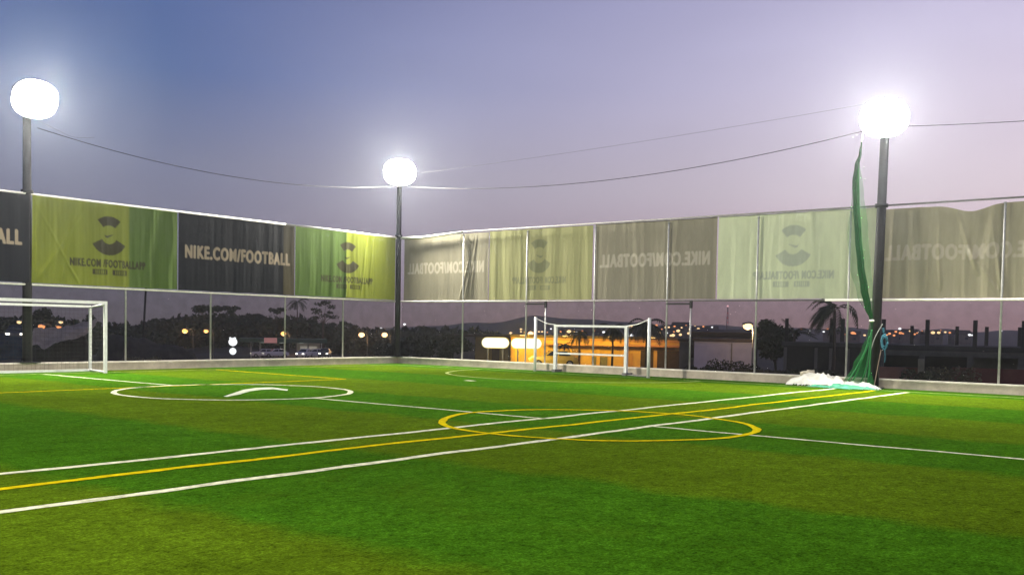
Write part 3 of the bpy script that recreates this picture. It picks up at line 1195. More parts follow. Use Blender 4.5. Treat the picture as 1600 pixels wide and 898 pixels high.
gn = empty('divider_net', (0, 0, 0))
tag(gn, 'green divider net gathered into a hanging bundle beside the right light pole', 'net')
bunch('hanging_bundle', [(1346, 222, 1.0), (1344, 240, 1.8), (1339, 258, 3.2), (1337, 285, 4.6), (1338, 320, 3.8), (1341, 370, 3.8), (1345, 415, 4.4), (1350, 450, 4.6), (1356, 480, 4.0), (1362, 500, 2.2)], M_GNET, gn, 6)
bunch('sheer_fold', [(1341, 250, 1.5), (1340, 300, 7), (1340, 360, 12), (1345, 420, 13), (1352, 460, 10), (1361, 498, 2.5)], M_GSHEER, gn, 4, 0.5, 2)
bunch('lower_fan', [(1362, 500, 2.2), (1360, 520, 3.0), (1355, 545, 6), (1348, 570, 11), (1342, 600, 19)], M_GSHEER2, gn, 5, 0.45, 4)
MB().sphere(pt_net(1362, 501), 0.06, 2, (1.4, 1, 0.6)).build('white_tie', M_HEM, gn)
for q, (pts) in enumerate([[(1359, 525), (1350, 552), (1335, 580), (1322, 598)], [(1358, 535), (1347, 562), (1338, 585), (1325, 604)], [(1361, 520), (1357, 555), (1352, 580), (1342, 603)], [(1362, 515), (1360, 550), (1358, 580), (1355, 602)]]):
    cable([pt_net(x, y, u_net + 0.08) for x, y in pts], 0.022, mat('green_rope', (0.02, 0.16, 0.05), 0.7), None, name='edge_rope', parent=gn)
# small arm that the bundle hangs from
cable([UV(0.25, 20.15, 7.78), UV(0.6, 19.9, 7.72), pt_net(1346, 221)], 0.02, M_HEM, None, name='hanging_rope', parent=gn)
for (x, y) in ((1350, 262), (1351, 280), (1333, 214), (1339, 211)):
    MB().sphere(pt_net(x, y, 0.7), 0.028, 1).build('net_ring', M_WHITE, gn)

# blue rope hank and its guy ropes
rope_m = mat('blue_rope', (0.04, 0.17, 0.24), 0.7, var=0.4, scale=30)
rh = empty('rope_coil', UV(0.5, 20.45, 1.4))
tag(rh, 'teal blue coil of rope tied to the right light pole', 'rope')


def pp(x, y, u=0.48):
    return pt_net(x, y, u)


b = MB()
for k in range(9):
    pts = []
    ra, rb = 4.4 + random.uniform(-1.4, 1.6), 9.5 + random.uniform(-3.0, 2.5)
    for i in range(17):
        a = 2 * pi * i / 16
        pts.append(pp(1382 + ra * cos(a) + random.uniform(-.4, .4), 534 + rb * sin(a) + random.uniform(-.4, .4), 0.48 + k * 0.012) - rh.location)
    b.tube(pts, 0.017, 6)
b.build('coil', rope_m, rh)
cable([pp(1381, 520) - rh.location, pp(1380, 512) - rh.location], 0.03, rope_m, None, name='knot', parent=rh)
cable([pp(1382, 544) - rh.location, pp(1383, 556) - rh.location, pp(1382, 566) - rh.location], 0.012, rope_m, None, name='loose_end', parent=rh)
tag(cable([pp(1379, 506, 0.5), pp(1366, 530, 0.7), pp(1358, 560, 0.8), pp(1350, 598, 0.9)], 0.012, mat('grey_rope', (0.28, 0.30, 0.28), 0.8), None, name='guy_rope'), 'thin grey guy rope slanting down from the right pole to the net pile', 'rope')
tag(cable([pp(1377, 546, 0.45), pp(1372, 570, 0.5), pp(1366, 602, 0.6)], 0.014, mat('tan_rope', (0.24, 0.18, 0.14), 0.8), None, name='guy_rope'), 'brown rope hanging beside the base of the right pole', 'rope')


# crumpled white tarpaulin, small bag and teal net at the foot of the bundle
def heap(name, c, lx, ly, h, m, label, cat, seed, n=46, rot=0.0, crump=0.35):
    bm = bmesh.new()
    R = Matrix.Rotation(rot, 3, 'Z')
    vs = []
    for j in range(n + 1):
        row = []
        for i in range(n + 1):
            x, y = i / n * 2 - 1, j / n * 2 - 1
            ed = 1 + 0.22 * noise.noise(Vector((atan2(y, x) * 1.2, seed, 0)))
            r = hypot(x, y)
            k = max(0, 1 - (r / ed) ** 2.2)
            q = Vector((x * 2.3 + y * 0.8, y * 1.1 - x * 0.3, seed * 1.3))
            ridge = 1 - abs(noise.noise(q * 1.0)) * 2.4
            ridge2 = 1 - abs(noise.noise(q * 2.3)) * 2.4
            z = h * k ** 0.7 * (0.62 + crump * ridge + crump * 0.45 * ridge2)
            p = R @ Vector((x * lx / 2, y * ly / 2, 0))
            row.append(bm.verts.new(Vector((p.x, p.y, max(z, -0.02) - 0.005))))
        vs.append(row)
    for j in range(n):
        for i in range(n):
            f = bm.faces.new([vs[j][i], vs[j][i + 1], vs[j + 1][i + 1], vs[j + 1][i]])
            f.smooth = True
    # drop the flat skirt outside the heap
    dead = [v for v in bm.verts if v.co.z < -0.004]
    bmesh.ops.delete(bm, geom=dead, context='VERTS')
    bmesh.ops.recalc_face_normals(bm, faces=bm.faces)
    me = bpy.data.meshes.new(name)
    bm.to_mesh(me); bm.free()
    me.materials.append(m)
    o = bpy.data.objects.new(name, me)
    COL.objects.link(o)
    o.location = c
    if label: tag(o, label, cat)
    return o


M_TARP = mat('white_tarpaulin', (0.60, 0.59, 0.55), 0.55, var=0.2, scale=5, trans=0.2)
VAR = atan2(AV.y, AV.x)
heap('tarpaulin', UV(0.85, 18.95, 0.0), 2.2, 1.0, 0.40, M_TARP, 'crumpled white tarpaulin heaped at the foot of the green net', 'tarpaulin', 3, rot=VAR)
heap('tarpaulin', UV(0.95, 19.95, 0.0), 1.6, 0.8, 0.22, mat('grey_white_sheet', (0.34, 0.38, 0.34), 0.6, var=0.4, scale=5), 'smaller greenish white sheet crumpled against the base of the right pole', 'tarpaulin', 8, rot=VAR)
heap('net_pile', UV(1.25, 19.6, 0.0), 2.2, 0.7, 0.14, mat('teal_net', (0.05, 0.26, 0.16), 0.7, var=0.6, scale=9), 'loose teal netting spread on the turf before the white tarpaulin', 'netting', 5, rot=VAR)
b = MB()
b.sphere((0, 0, 0), 0.17, 3, (1.35, 0.9, 0.62), jitter=0.6)
bag = b.build('plastic_bag', mat('cream_bag', (0.46, 0.42, 0.32), 0.6, var=0.25, scale=8), smooth=True)
bag.location = UV(0.45, 18.35, 0.50)
bag.location.z = 0.36
tag(bag, 'small cream plastic bag lying on top of the white tarpaulin', 'bag')


# ------------------------------------------------------------------ vegetation helpers
def leaf_clump(bm, c, R_, n, size, sz=(1, 1, 0.75), mi=0, rnd=random):
    for _ in range(n):
        while True:
            p = Vector((rnd.uniform(-1, 1), rnd.uniform(-1, 1), rnd.uniform(-1, 1)))
            if 0.15 < p.length < 1: break
        p = Vector((p.x * sz[0], p.y * sz[1], p.z * sz[2])) * R_ + c
        s = size * rnd.uniform(0.6, 1.3)
        a = Vector((rnd.gauss(0, 1), rnd.gauss(0, 1), rnd.gauss(0, 1))).normalized()
        b_ = a.orthogonal().normalized()
        c2 = a.cross(b_)
        th = rnd.uniform(0, 2 * pi)
        e1 = b_ * cos(th) + c2 * sin(th)
        e2 = a.cross(e1)
        f = bm.faces.new([bm.verts.new(p + e1 * s), bm.verts.new(p + e2 * s * 0.55), bm.verts.new(p - e1 * s), bm.verts.new(p - e2 * s * 0.55)])
        f.material_index = mi


def tree(name, base, h, spread, label, cat='tree', group=None, clumps=9, leaf=0.35, umbrella=False, dens=90, m=None, sd=0, crown_from=0.45):
    rnd = random.Random(sd + 11)
    o = empty(name, base)
    tag(o, label, cat, group)
    b = MB()
    tips = []
    bend = Vector((rnd.uniform(-0.1, 0.1), rnd.uniform(-0.1, 0.1), 0)) * h
    b.tube([(0, 0, -0.5), bend * 0.3 + Vector((0, 0, h * 0.35)), bend + Vector((0, 0, h * 0.72))], [h * 0.028, h * 0.02, h * 0.01], 7)
    for k in range(clumps):
        a = 2 * pi * k / clumps + rnd.uniform(-0.4, 0.4)
        if umbrella:
            zt = h * rnd.uniform(0.84, 0.97)
            rr = spread * rnd.uniform(0.3, 1.0)
            z0 = h * rnd.uniform(0.45, 0.65)
        else:
            zt = h * rnd.uniform(crown_from, 0.95)
            rr = spread * rnd.uniform(0.2, 0.9) * (1.1 - 0.6 * abs(zt / h - 0.6))
            z0 = h * rnd.uniform(0.25, 0.5)
        p0 = bend * (z0 / (h * 0.72)) + Vector((0, 0, z0))
        p2 = bend + Vector((cos(a) * rr, sin(a) * rr, zt))
        b.tube([p0, p0.lerp(p2, 0.5) + Vector((0, 0, h * 0.02)), p2], [h * 0.01, h * 0.006, h * 0.003], 5)
        tips.append(p2)
    b.build('trunk', M_BARK, o)
    c = bmesh.new()
    for p in tips:
        leaf_clump(c, p, spread * rnd.uniform(0.28, 0.5), dens, leaf, (1, 1, 0.38 if umbrella else 0.75), rnd=rnd)
    if not umbrella:
        leaf_clump(c, bend + Vector((0, 0, h * 0.66)), spread * 0.62, dens * 3, leaf, (1, 1, 0.9), rnd=rnd)
    me = bpy.data.meshes.new('crown')
    c.to_mesh(me); c.free()
    me.materials.append(m or M_LEAFD)
    q = bpy.data.objects.new('crown', me)
    COL.objects.link(q)
    q.parent = o
    return o


def palm(base, h, label, fr=2.2, nf=15, wind=0.0, windang=0.0, sd=0, group=None, droop=1.0):
    rnd = random.Random(sd + 50)
    o = empty('palm_tree', base)
    tag(o, label, 'palm tree', group)
    b = MB()
    b.tube([(0, 0, -0.4), (0.05, 0, h * 0.5), (0.02, 0.05, h)], [h * 0.02 + 0.05, h * 0.01 + 0.05, 0.08], 9)
    b.build('trunk', M_BARK, o)
    bm = bmesh.new()
    W_ = Vector((cos(windang), sin(windang), 0)) * wind
    for k in range(nf):
        a = 2 * pi * k / nf + rnd.uniform(-0.2, 0.2)
        el = rnd.uniform(0.1, 1.1)
        d = (Vector((cos(a) * cos(el), sin(a) * cos(el), sin(el))) + W_).normalized()
        L_ = fr * rnd.uniform(0.8, 1.1)
        p = Vector((0.02, 0.05, h))
        prev = None
        steps = 11
        for i in range(steps + 1):
            t = i / steps
            sdv = d.cross(Vector((0, 0, 1)))
            if sdv.length < 1e-3: sdv = Vector((1, 0, 0))
            sdv.normalize()
            ll = fr * 0.30 * sin(pi * (0.12 + 0.85 * t)) ** 0.8
            if i > 0:
                for sg in (-1, 1):
                    tip = p + (sdv * sg * 0.75 + d * 0.55 - Vector((0, 0, 0.35)) + W_ * 0.3) * ll
                    w = d * (L_ / steps) * 0.42
                    bm.faces.new([bm.verts.new(p - w), bm.verts.new(p + w), bm.verts.new(tip)])
                bm.faces.new([bm.verts.new(prev - sdv * 0.03), bm.verts.new(prev + sdv * 0.03), bm.verts.new(p + sdv * 0.02), bm.verts.new(p - sdv * 0.02)])
            prev = p.copy()
            d = (d + (Vector((0, 0, -0.17)) * droop + W_ * 0.12)).normalized()
            p = p + d * (L_ / steps)
    me = bpy.data.meshes.new('crown')
    bm.to_mesh(me); bm.free()
    me.materials.append(M_LEAFD)
    q = bpy.data.objects.new('crown', me)
    COL.objects.link(q)
    q.parent = o
    return o


def gpos(x, d):
    """ground point under photo column x, d metres away"""
    p = at(x, 520, d)
    p.z = ground_z(atan2(p.x, p.y), d)
    return p


def height_for(x, y, d):
    return at(x, y, d).z - gpos(x, d).z


# wooded ridge: one mass of foliage (countless trees)
def forest(x0, x1, dmin, dmax, tab, rows, label, seed, size=0.9, step=6, dens=26, base_y=545):
    rnd = random.Random(seed)
    bm = bmesh.new()
    x = x0
    while x < x1:
        for r in range(rows):
            d = dmin + (dmax - dmin) * (r + rnd.random()) / rows
            xx = x + rnd.uniform(-step, step)
            ytop = ipl(tab, xx) + rnd.uniform(-2.5, 5.0) + (rows - 1 - r) * 3.0
            zt = at(xx, ytop, d).z
            g = gpos(xx, d).z
            R_ = rnd.uniform(1.6, 3.4) * d / 250
            z = zt - R_ * 0.8
            k = 0
            while z > g - R_ and k < 5:
                p = at(xx, 520, d)
                leaf_clump(bm, Vector((p.x + rnd.uniform(-1, 1), p.y + rnd.uniform(-1, 1), z)), R_, dens, size * d / 250, (1, 1, 0.8), rnd=rnd)
                z -= R_ * 1.25
                k += 1
        x += step
    me = bpy.data.meshes.new('forest')
    bm.to_mesh(me); bm.free()
    me.materials.append(M_LEAFD)
    o = bpy.data.objects.new('forest', me)
    COL.objects.link(o)
    tag(o, label, 'forest', kind='stuff')


forest(-60, 790, 225, 275, RIDGE, 3, 'dark wood covering the ridge on the left', 5)
forest(600, 800, 130, 150, [(600, 530), (660, 528), (700, 532), (800, 540)], 2, 'dark thicket left of the lit signs', 6, step=5)

# trees that stand out of the ridge line
em = [(322, 476, 250, 3.8, 'flat topped tree rising highest from the dark ridge', True, 9), (357, 478, 255, 2.6, 'small round tree just right of the highest ridge tree', True, 6),
      (402, 489, 250, 2.4, 'low bushy tree on the ridge above the petrol station roof', False, 7), (436, 481, 240, 2.4, 'thin layered tree left of the feathery topped one on the ridge', True, 4),
      (245, 495, 250, 3.0, 'broad bushy tree on the left slope of the ridge', False, 8), (147, 492, 240, 2.2, 'bushy tree on the skyline above the left goal', False, 6),
      (72, 484, 235, 3.2, 'dark tree on the skyline behind the left light pole', False, 8), (545, 503, 240, 2.4, 'low tree at the right end of the ridge', True, 5)]
for i, (x, y, d, spd, lb, um, nc) in enumerate(em):
    h = max(7, height_for(x, y, d))
    tree('tree', gpos(x, d), h, spd, lb, group='single trees on the ridge', clumps=nc, leaf=0.45, umbrella=um, dens=60, sd=i)
palm(gpos(464, 230), height_for(464, 472, 230), 'feathery topped palm standing tallest on the ridge', 3.4, 13, sd=3)


# bare branching tree with separate leaf clusters against the sky
def sparse_tree():
    d = 225
    o = empty('tree', gpos(505, d))
    tag(o, 'sparse tree with separate leaf clusters right of the ridge palm', 'tree', 'single trees on the ridge')
    z0 = o.location
    b, c = MB(), bmesh.new()
    rnd = random.Random(4)
    root = at(505, 506, d) - z0
    b.tube([Vector((0, 0, -0.5)), root], [0.35, 0.22], 7)
    for x, y, w in ((494, 484, 1.0), (500, 475, 1.1), (510, 472, 1.0), (516, 479, 0.9), (496, 488, 1.0), (508, 493, 1.0), (520, 495, 1.1), (490, 496, 0.8), (514, 488, .6)):
        p = at(x, y, d) - z0 + Vector((0, rnd.uniform(-1.5, 1.5), 0))
        b.tube([root, root.lerp(p, 0.6) + Vector((0, 0, 0.3)), p], [0.10, 0.06, 0.03], 5)
        leaf_clump(c, p, w, 60, 0.3, (1.3, 1, 0.45), rnd=rnd)
    b.build('trunk', M_BARK, o)
    me = bpy.data.meshes.new('crown')
    c.to_mesh(me); c.free()
    me.materials.append(M_LEAFD)
    q = bpy.data.objects.new('crown', me); COL.objects.link(q); q.parent = o


sparse_tree()

# palms and trees near the amber building and to the right
palm(gpos(905, 86), height_for(905, 523, 86), 'small palm left of the amber building front', 1.5, 15, sd=1, group='palms before the amber building', droop=1.3)
palm(gpos(957, 86), height_for(957, 513, 86), 'middle palm before the amber building', 1.9, 17, sd=2, group='palms before the amber building', droop=1.2)
palm(gpos(1010, 84), height_for(1010, 506, 84), 'tallest palm by the right end of the amber building', 2.5, 19, sd=5, group='palms before the amber building', droop=1.3)
palm(gpos(882, 88), height_for(882, 540, 88), 'short palm behind the yellow taxi', 1.1, 12, sd=7, group='palms before the amber building')
palm(gpos(1303, 62), height_for(1303, 484, 62), 'large wind bent palm left of the hanging net', 2.1, 34, wind=0.62, windang=2.8, sd=9, droop=1.6)
palm(gpos(1241, 66), height_for(1241, 520, 66), 'palm with upright fronds behind the right fence', 1.6, 9, sd=12, droop=0.5)
tree('tree', gpos(1215, 68), height_for(1215, 508, 68), 1.7, 'round dark tree beside the amber street lamp', clumps=9, leaf=0.2, dens=140, sd=20)
tree('tree', gpos(705, 118), height_for(705, 524, 118), 2.6, 'dark tree in front of the grey houses', clumps=9, leaf=0.3, dens=90, sd=21)


def bush(x, d, y, w, label, m=M_LEAFM, sd=0, group=None, dens=260):
    rnd = random.Random(sd)
    g = gpos(x, d)
    h = max(0.5, height_for(x, y, d))
    o = empty('bush', g)
    tag(o, label, 'bush', group)
    c = bmesh.new()
    n = max(3, int(w / h * 2.5))
    for k in range(n):
        leaf_clump(c, Vector(((k / (n - 1) - 0.5) * w, rnd.uniform(-.3, .3), h * rnd.uniform(0.4, 0.6))), h * 0.52, dens, 0.09 * d / 60, (1.1, 1, 0.95), rnd=rnd)
    me = bpy.data.meshes.new('foliage')
    c.to_mesh(me); c.free()
    me.materials.append(m)
    q = bpy.data.objects.new('foliage', me); COL.objects.link(q); q.parent = o
    b = MB()
    for k in range(5):
        b.tube([(0, 0, -0.1), ((k - 2) * w * 0.15, 0, h * 0.5)], [0.03, 0.015], 5)
    b.build('stem', M_BARK, o)


bush(1146, 72, 563, 2.6, 'low dark hedge before the pale lilac wall', M_LEAFD, 1)
bush(1098, 70, 572, 1.6, 'weedy shrub at the left end of the lilac wall', M_LEAFM, 2)
bush(1200, 52, 576, 2.8, 'dry brownish shrub under the round dark tree', mat('dry_foliage', (0.10, 0.085, 0.045), 0.9, var=0.5, scale=2), 3)
bush(1268, 50, 578, 2.4, 'low weedy shrub behind the white tarpaulin', M_LEAFM, 4)
bush(1442, 46, 577, 1.0, 'small weed clump by the pale block pier', M_LEAFM, 5)
bush(1490, 48, 574, 1.5, 'dry grass clump before the dark red wall', mat('dry_grass', (0.12, 0.10, 0.06), 0.9, var=0.4, scale=2), 6)
bush(222, 44, 557, 1.2, 'pale dry shrub behind the left wall beside a fence post', mat('pale_dry', (0.14, 0.12, 0.08), 0.9, var=0.4, scale=2), 7)

# ------------------------------------------------------------------ left: heaps under a tarpaulin
def sheet_between(name, P, m, label, cat, nx=26, ny=14, amp=0.12, seed=1, thick=0.02):
    """draped cloth from a grid of control points P[row][col] (Vectors)"""
    bm = bmesh.new()
    R_, C_ = len(P), len(P[0])

    def ev(s, t):
        a, b_ = s * (R_ - 1), t * (C_ - 1)
        i, j = min(int(a), R_ - 2), min(int(b_), C_ - 2)
        f, g = a - i, b_ - j
        return P[i][j].lerp(P[i][j + 1], g).lerp(P[i + 1][j].lerp(P[i + 1][j + 1], g), f)
    vs = [[bm.verts.new(ev(i / ny, j / nx) + Vector((0, 1, 0.5)) * amp * (noise.noise(Vector((j / nx * 7, i / ny * 3, seed))) + 0.5 * noise.noise(Vector((j / nx * 15, i / ny * 9, seed))))) for j in range(nx + 1)] for i in range(ny + 1)]
    for i in range(ny):
        for j in range(nx):
            f = bm.faces.new([vs[i][j], vs[i][j + 1], vs[i + 1][j + 1], vs[i + 1][j]])
            f.smooth = True
    bmesh.ops.solidify(bm, geom=bm.faces[:], thickness=thick)
    me = bpy.data.meshes.new(name)
    bm.to_mesh(me); bm.free()
    me.materials.append(m)
    o = bpy.data.objects.new(name, me)
    COL.objects.link(o)
    return tag(o, label, cat)


M_EARTH = mat('dark_earth', (0.05, 0.043, 0.035), 0.95, var=0.5, scale=1.5, bump=0.6)


def mound(x0, x1, d, ytab, label, seed, m=M_EARTH, depth=5.0, terr=0.0):
    bm = bmesh.new()
    n, k = 90, 22
    rows = []
    for j in range(k + 1):
        t = j / k
        row = []
        for i in range(n + 1):
            x = x0 + (x1 - x0) * i / n
            dd = d + (t - 0.35) * depth
            p = at(x, 520, dd)
            g = ground_z(atan2(p.x, p.y), dd)
            H_ = at(x, ipl(ytab, x), d + 0.1 * depth).z - g
            e = min(1, 7 * min(i / n, 1 - i / n))
            prof = max(0, sin(pi * min(1, t * 1.1))) ** 0.8
            z = g - 0.15 + H_ * prof * e + 0.22 * noise.noise(Vector((p.x * 0.9, p.y * 0.9, seed))) + 0.12 * noise.noise(Vector((p.x * 3, p.y * 3, seed)))
            row.append(bm.verts.new((p.x, p.y, z)))
        rows.append(row)
    for A, B in zip(rows, rows[1:]):
        for i in range(n):
            f = bm.faces.new([A[i], A[i + 1], B[i + 1], B[i]])
            f.smooth = True
    bmesh.ops.recalc_face_normals(bm, faces=bm.faces)
    me = bpy.data.meshes.new('earth_mound')
    bm.to_mesh(me); bm.free()
    me.materials.append(m)
    o = bpy.data.objects.new('earth_mound', me)
    COL.objects.link(o)
    tag(o, label, 'mound')


mound(20, 152, 46, [(20, 556), (50, 538), (80, 530), (110, 520), (140, 512), (152, 530)], 'dark heap of earth under the grey tarpaulin', 2, depth=4)
mound(135, 330, 56, [(135, 525), (170, 518), (200, 520), (240, 528), (290, 540), (330, 556)], 'long ridged mound of dark rubble beyond the left wall', 4, depth=6)
tp_ = [[at(52, 513, 45.5), at(80, 512, 45.8), at(112, 508, 46), at(140, 501, 46.4), at(152, 499, 46.6)],
       [at(50, 524, 45.0), at(72, 527, 45.2), at(105, 520, 45.3), at(138, 511, 45.6), at(148, 510, 46)],
       [at(48, 540, 44.4), at(74, 543, 44.4), at(96, 532, 44.8), at(122, 529, 45.0), at(138, 520, 45.4)]]
sheet_between('tarpaulin', tp_, mat('grey_tarpaulin', (0.84, 0.72, 0.56), 0.7, var=0.35, scale=2), 'large dirty grey tarpaulin draped over earth behind the left goal', 'tarpaulin', amp=0.22, seed=5)
tb = [[at(-30, 520, 44.5), at(5, 521, 44.6), at(38, 528, 44.8)], [at(-30, 540, 43.9), at(8, 540, 44), at(42, 545, 44.1)], [at(-30, 560, 43.6), at(5, 561, 43.6), at(40, 560, 43.8)]]
sheet_between('tarpaulin', tb, mat('blue_tarpaulin', (0.035, 0.075, 0.13), 0.6, var=0.3, scale=2), 'dark blue tarpaulin left of the left light pole', 'tarpaulin', amp=0.25, seed=9)
lp = MB().tube([gpos(221, 58), at(228, 450, 58)], 0.06, 8).build('leaning_pole', M_DARKSTEEL)
tag(lp, 'dark leaning pole standing behind the earth mound', 'pole')


# ------------------------------------------------------------------ street lamps
def street_lamp(x, y, d, label, m=M_AMBER, r=0.35, w=0, arm=1.2, group='street lamps along the road', side=1, color=(1, 0.55, 0.2), tall=None, mp=M_GALVD):
    g = gpos(x, d)
    h = at(x, y, d).z - g.z
    o = empty('street_lamp', g)
    tag(o, label, 'street lamp', group)
    b = MB()
    b.tube([(arm * side, 0, -0.3), (arm * side, 0, h * 0.85), (arm * side * 0.85, 0, h + 0.25), (arm * side * 0.3, 0, h + 0.38), (0, 0, h + 0.30)], [0.07, 0.05, 0.035, 0.03, 0.03], 8)
    b.build('pole', mp, o)
    hd = MB()
    hd.sphere((0, 0, h + 0.18), 0.3, 2, (1.5, 0.7, 0.45))
    hd.build('lamp_hood', M_GALVD, o)
    MB().sphere((0, 0, h), r, 2, (1.12, 1, 0.85)).build('lantern', m, o)
    if w:
        lamp_point('street_light', (0, -0.1, h - r * 1.1), w, color, 0.25, o)
    return o


street_lamp(289, 517, 150, 'left lamp of the amber pair over the dark mound', w=900, r=0.38)
street_lamp(322, 517, 165, 'right lamp of the amber pair, seen beside a fence post', w=700, r=0.34)
street_lamp(443, 521, 200, 'amber lamp above the petrol station canopy', w=1200, r=0.48)
street_lamp(565, 523, 200, 'left of the two bright lamps beside the corner pole', w=1200, r=0.56, m=M_AMBERBIG)
street_lamp(601, 523, 205, 'right lamp of the two, almost touching the corner pole', w=1200, r=0.56, m=M_AMBERBIG)
street_lamp(1168, 509.5, 76, 'large amber lamp in front of the pale lilac wall', w=500, r=0.32, m=M_AMBERBIG, side=0.35, color=(1, 0.65, 0.3), mp=M_GALV)
street_lamp(829, 521, 150, 'bright amber lamp behind the lit oval signs', w=400, r=0.40, m=M_AMBERBIG)
street_lamp(65, 510, 120, 'orange lamp above the heap, right of the left pole', w=300, r=0.34, m=M_REDDOT)
street_lamp(92, 511, 120, 'lower orange lamp over the grey tarpaulin', r=0.24, m=M_REDDOT)
street_lamp(95, 503, 170, 'small warm lamp above the lower orange one', r=0.30, m=M_WARMDOT)
street_lamp(30, 503, 160, 'small warm lamp left of the left pole', r=0.30, m=M_WARMDOT)

# ------------------------------------------------------------------ town lights on the far hill
def far_lamp_mesh(m, r):
    b = MB()
    b.tube([(0.5, 0, -4.5), (0.5, 0, 0.2), (0, 0, 0.45)], 0.07, 5, mi=1)
    b.sphere((0, 0, 0), r, 1, (1.2, 1, 0.8), mi=0)
    o = b.build('town_lamp', [m, M_GALVD])
    me = o.data
    bpy.data.objects.remove(o)
    return me


K = {'w': (M_WARMDOT, 'small warm light'), 'r': (M_REDDOT, 'small orange light'), 'c': (M_WHITEDOT, 'small cold white light'), 'b': (M_BLUEDOT, 'small blue light')}
meshes = {}
LT = [(623, 506, 'c', 1), (632, 506.5, 'c', 1.3), (571, 514, 'w', 1), (595, 513, 'c', 1.3), (601, 514, 'w', .8),
      (726, 524, 'c', .9), (746, 522, 'w', .8), (752, 522.5, 'w', 1.2), (771, 521, 'w', 1), (776.5, 521, 'w', 1.4), (798, 520, 'w', 1.4),
      (814, 514, 'w', 1.1), (814, 518, 'w', 1), (820, 519, 'r', .8), (835, 519, 'w', 1), (842, 518, 'w', 1), (847, 518, 'w', 1), (855, 519, 'r', .8), (861, 513.6, 'c', .9), (870, 518, 'w', .8), (876, 518, 'r', .9),
      (889, 517.6, 'w', 2.0), (897, 517.8, 'w', 1.1), (901, 518, 'c', .8), (909.6, 517.6, 'r', 1.3), (920, 518, 'r', .7), (928, 516.6, 'r', 1), (931, 518, 'r', .9), (943, 518.6, 'c', 1.4),
      (982, 519.6, 'b', 1.8), (987, 524, 'c', 1.8), (987, 509, 'w', 1.3), (982, 510.5, 'w', 1), (991, 507.5, 'w', .8), (1005.6, 519.6, 'c', .9),
      (1025.6, 508, 'r', 1.3), (1032, 519.6, 'w', 1.2), (1039.6, 511, 'w', 1.2), (1042, 520, 'c', 1.1), (1045, 511, 'w', 1.1), (1051.6, 523.6, 'w', 1.8), (1048.5, 524, 'w', 1.3), (1054, 509.6, 'r', 1), (1059.6, 516.6, 'w', 1.7), (1063, 522.6, 'w', 1.5),
      (1065, 511.6, 'w', .9), (1069, 516, 'w', 1), (1076, 520.5, 'w', 1.4), (1080, 520, 'w', 2), (1084, 520, 'w', 1.2), (1078.4, 514.4, 'w', 1.2), (1091, 513.6, 'w', 1.3), (1094, 518.6, 'w', 1.7), (1099, 510, 'r', .9), (1112.6, 511, 'c', .9),
      (1034, 514, 'r', .7), (1053, 518, 'r', .8), (1072, 508, 'r', .6), (1086, 509, 'w', .6), (1100, 522, 'r', .7),
      (1155, 528, 'w', 1.1), (1187, 526.7, 'c', .9), (1252, 514, 'r', .8), (1265, 516.6, 'c', .8), (1287, 518, 'c', 1), (1293, 513.4, 'r', .9), (1302, 514.7, 'r', 1.7), (1304, 520.6, 'w', 1.6), (1316, 523.8, 'r', 1), (1324, 523.5, 'w', 1.1), (1320, 522, 'r', .6),
      (1332.5, 520, 'r', 1.8), (1336, 521, 'r', 1), (1351, 523.5, 'w', 1.1), (1362, 523, 'w', .8), (1390, 521, 'r', 1.2), (1397, 523.8, 'r', 1.1), (1399.7, 518, 'r', 1.2), (1407, 520, 'r', 1.4), (1406, 513.4, 'c', 1.2), (1411, 521, 'r', .8),
      (1418, 519, 'r', 1.3), (1424, 519.7, 'r', 1.8), (1422, 517, 'w', 1), (1429, 522, 'r', 1), (1433, 520, 'r', .7), (1449, 519, 'c', 1.1), (1457.7, 519.5, 'w', 1.7), (1466.8, 519.5, 'w', 1.4), (1477, 518.7, 'w', 1), (1484, 519.5, 'r', 1),
      (1498, 520, 'r', 1.9), (1501, 522, 'r', 1.2), (1515, 523, 'c', 1.3), (1519, 523.5, 'c', .8), (1564, 516.7, 'c', 1.1), (1441, 517, 'r', .5), (1470, 516, 'r', .5), (1386, 523, 'r', .8)]
first = {}
for x, y, k, s in LT:
    key = (k, round(s * 1.0, 1))
    if key not in meshes:
        meshes[key] = far_lamp_mesh(K[k][0], 0.50 * s)
    p = at(x, y, 470 + random.uniform(-25, 25))
    o = bpy.data.objects.new('town_lamp', meshes[key])
    COL.objects.link(o)
    o.location = p
    side = 'on the left dark hill' if x < 700 else 'above the amber building' if x < 960 else 'behind the small goal' if x < 1120 else 'beside the hanging net' if x < 1380 else 'above the unfinished building'
    tag(o, K[k][1] + ' ' + side, 'lamp', K[k][1] + 's ' + side)

ORD = 'first second third fourth fifth sixth seventh eighth ninth tenth eleventh twelfth thirteenth fourteenth fifteenth sixteenth seventeenth eighteenth nineteenth twentieth'.split()
by = {}
for q in COL.objects:
    if q.name.startswith('town_lamp'):
        by.setdefault(q['group'], []).append(q)
for qs in by.values():
    if len(qs) > 1:
        qs.sort(key=lambda q: q.location.x / q.location.y)
        for k, q in enumerate(qs):
            q['label'] = ORD[k] + ' from the left of the ' + q['group']
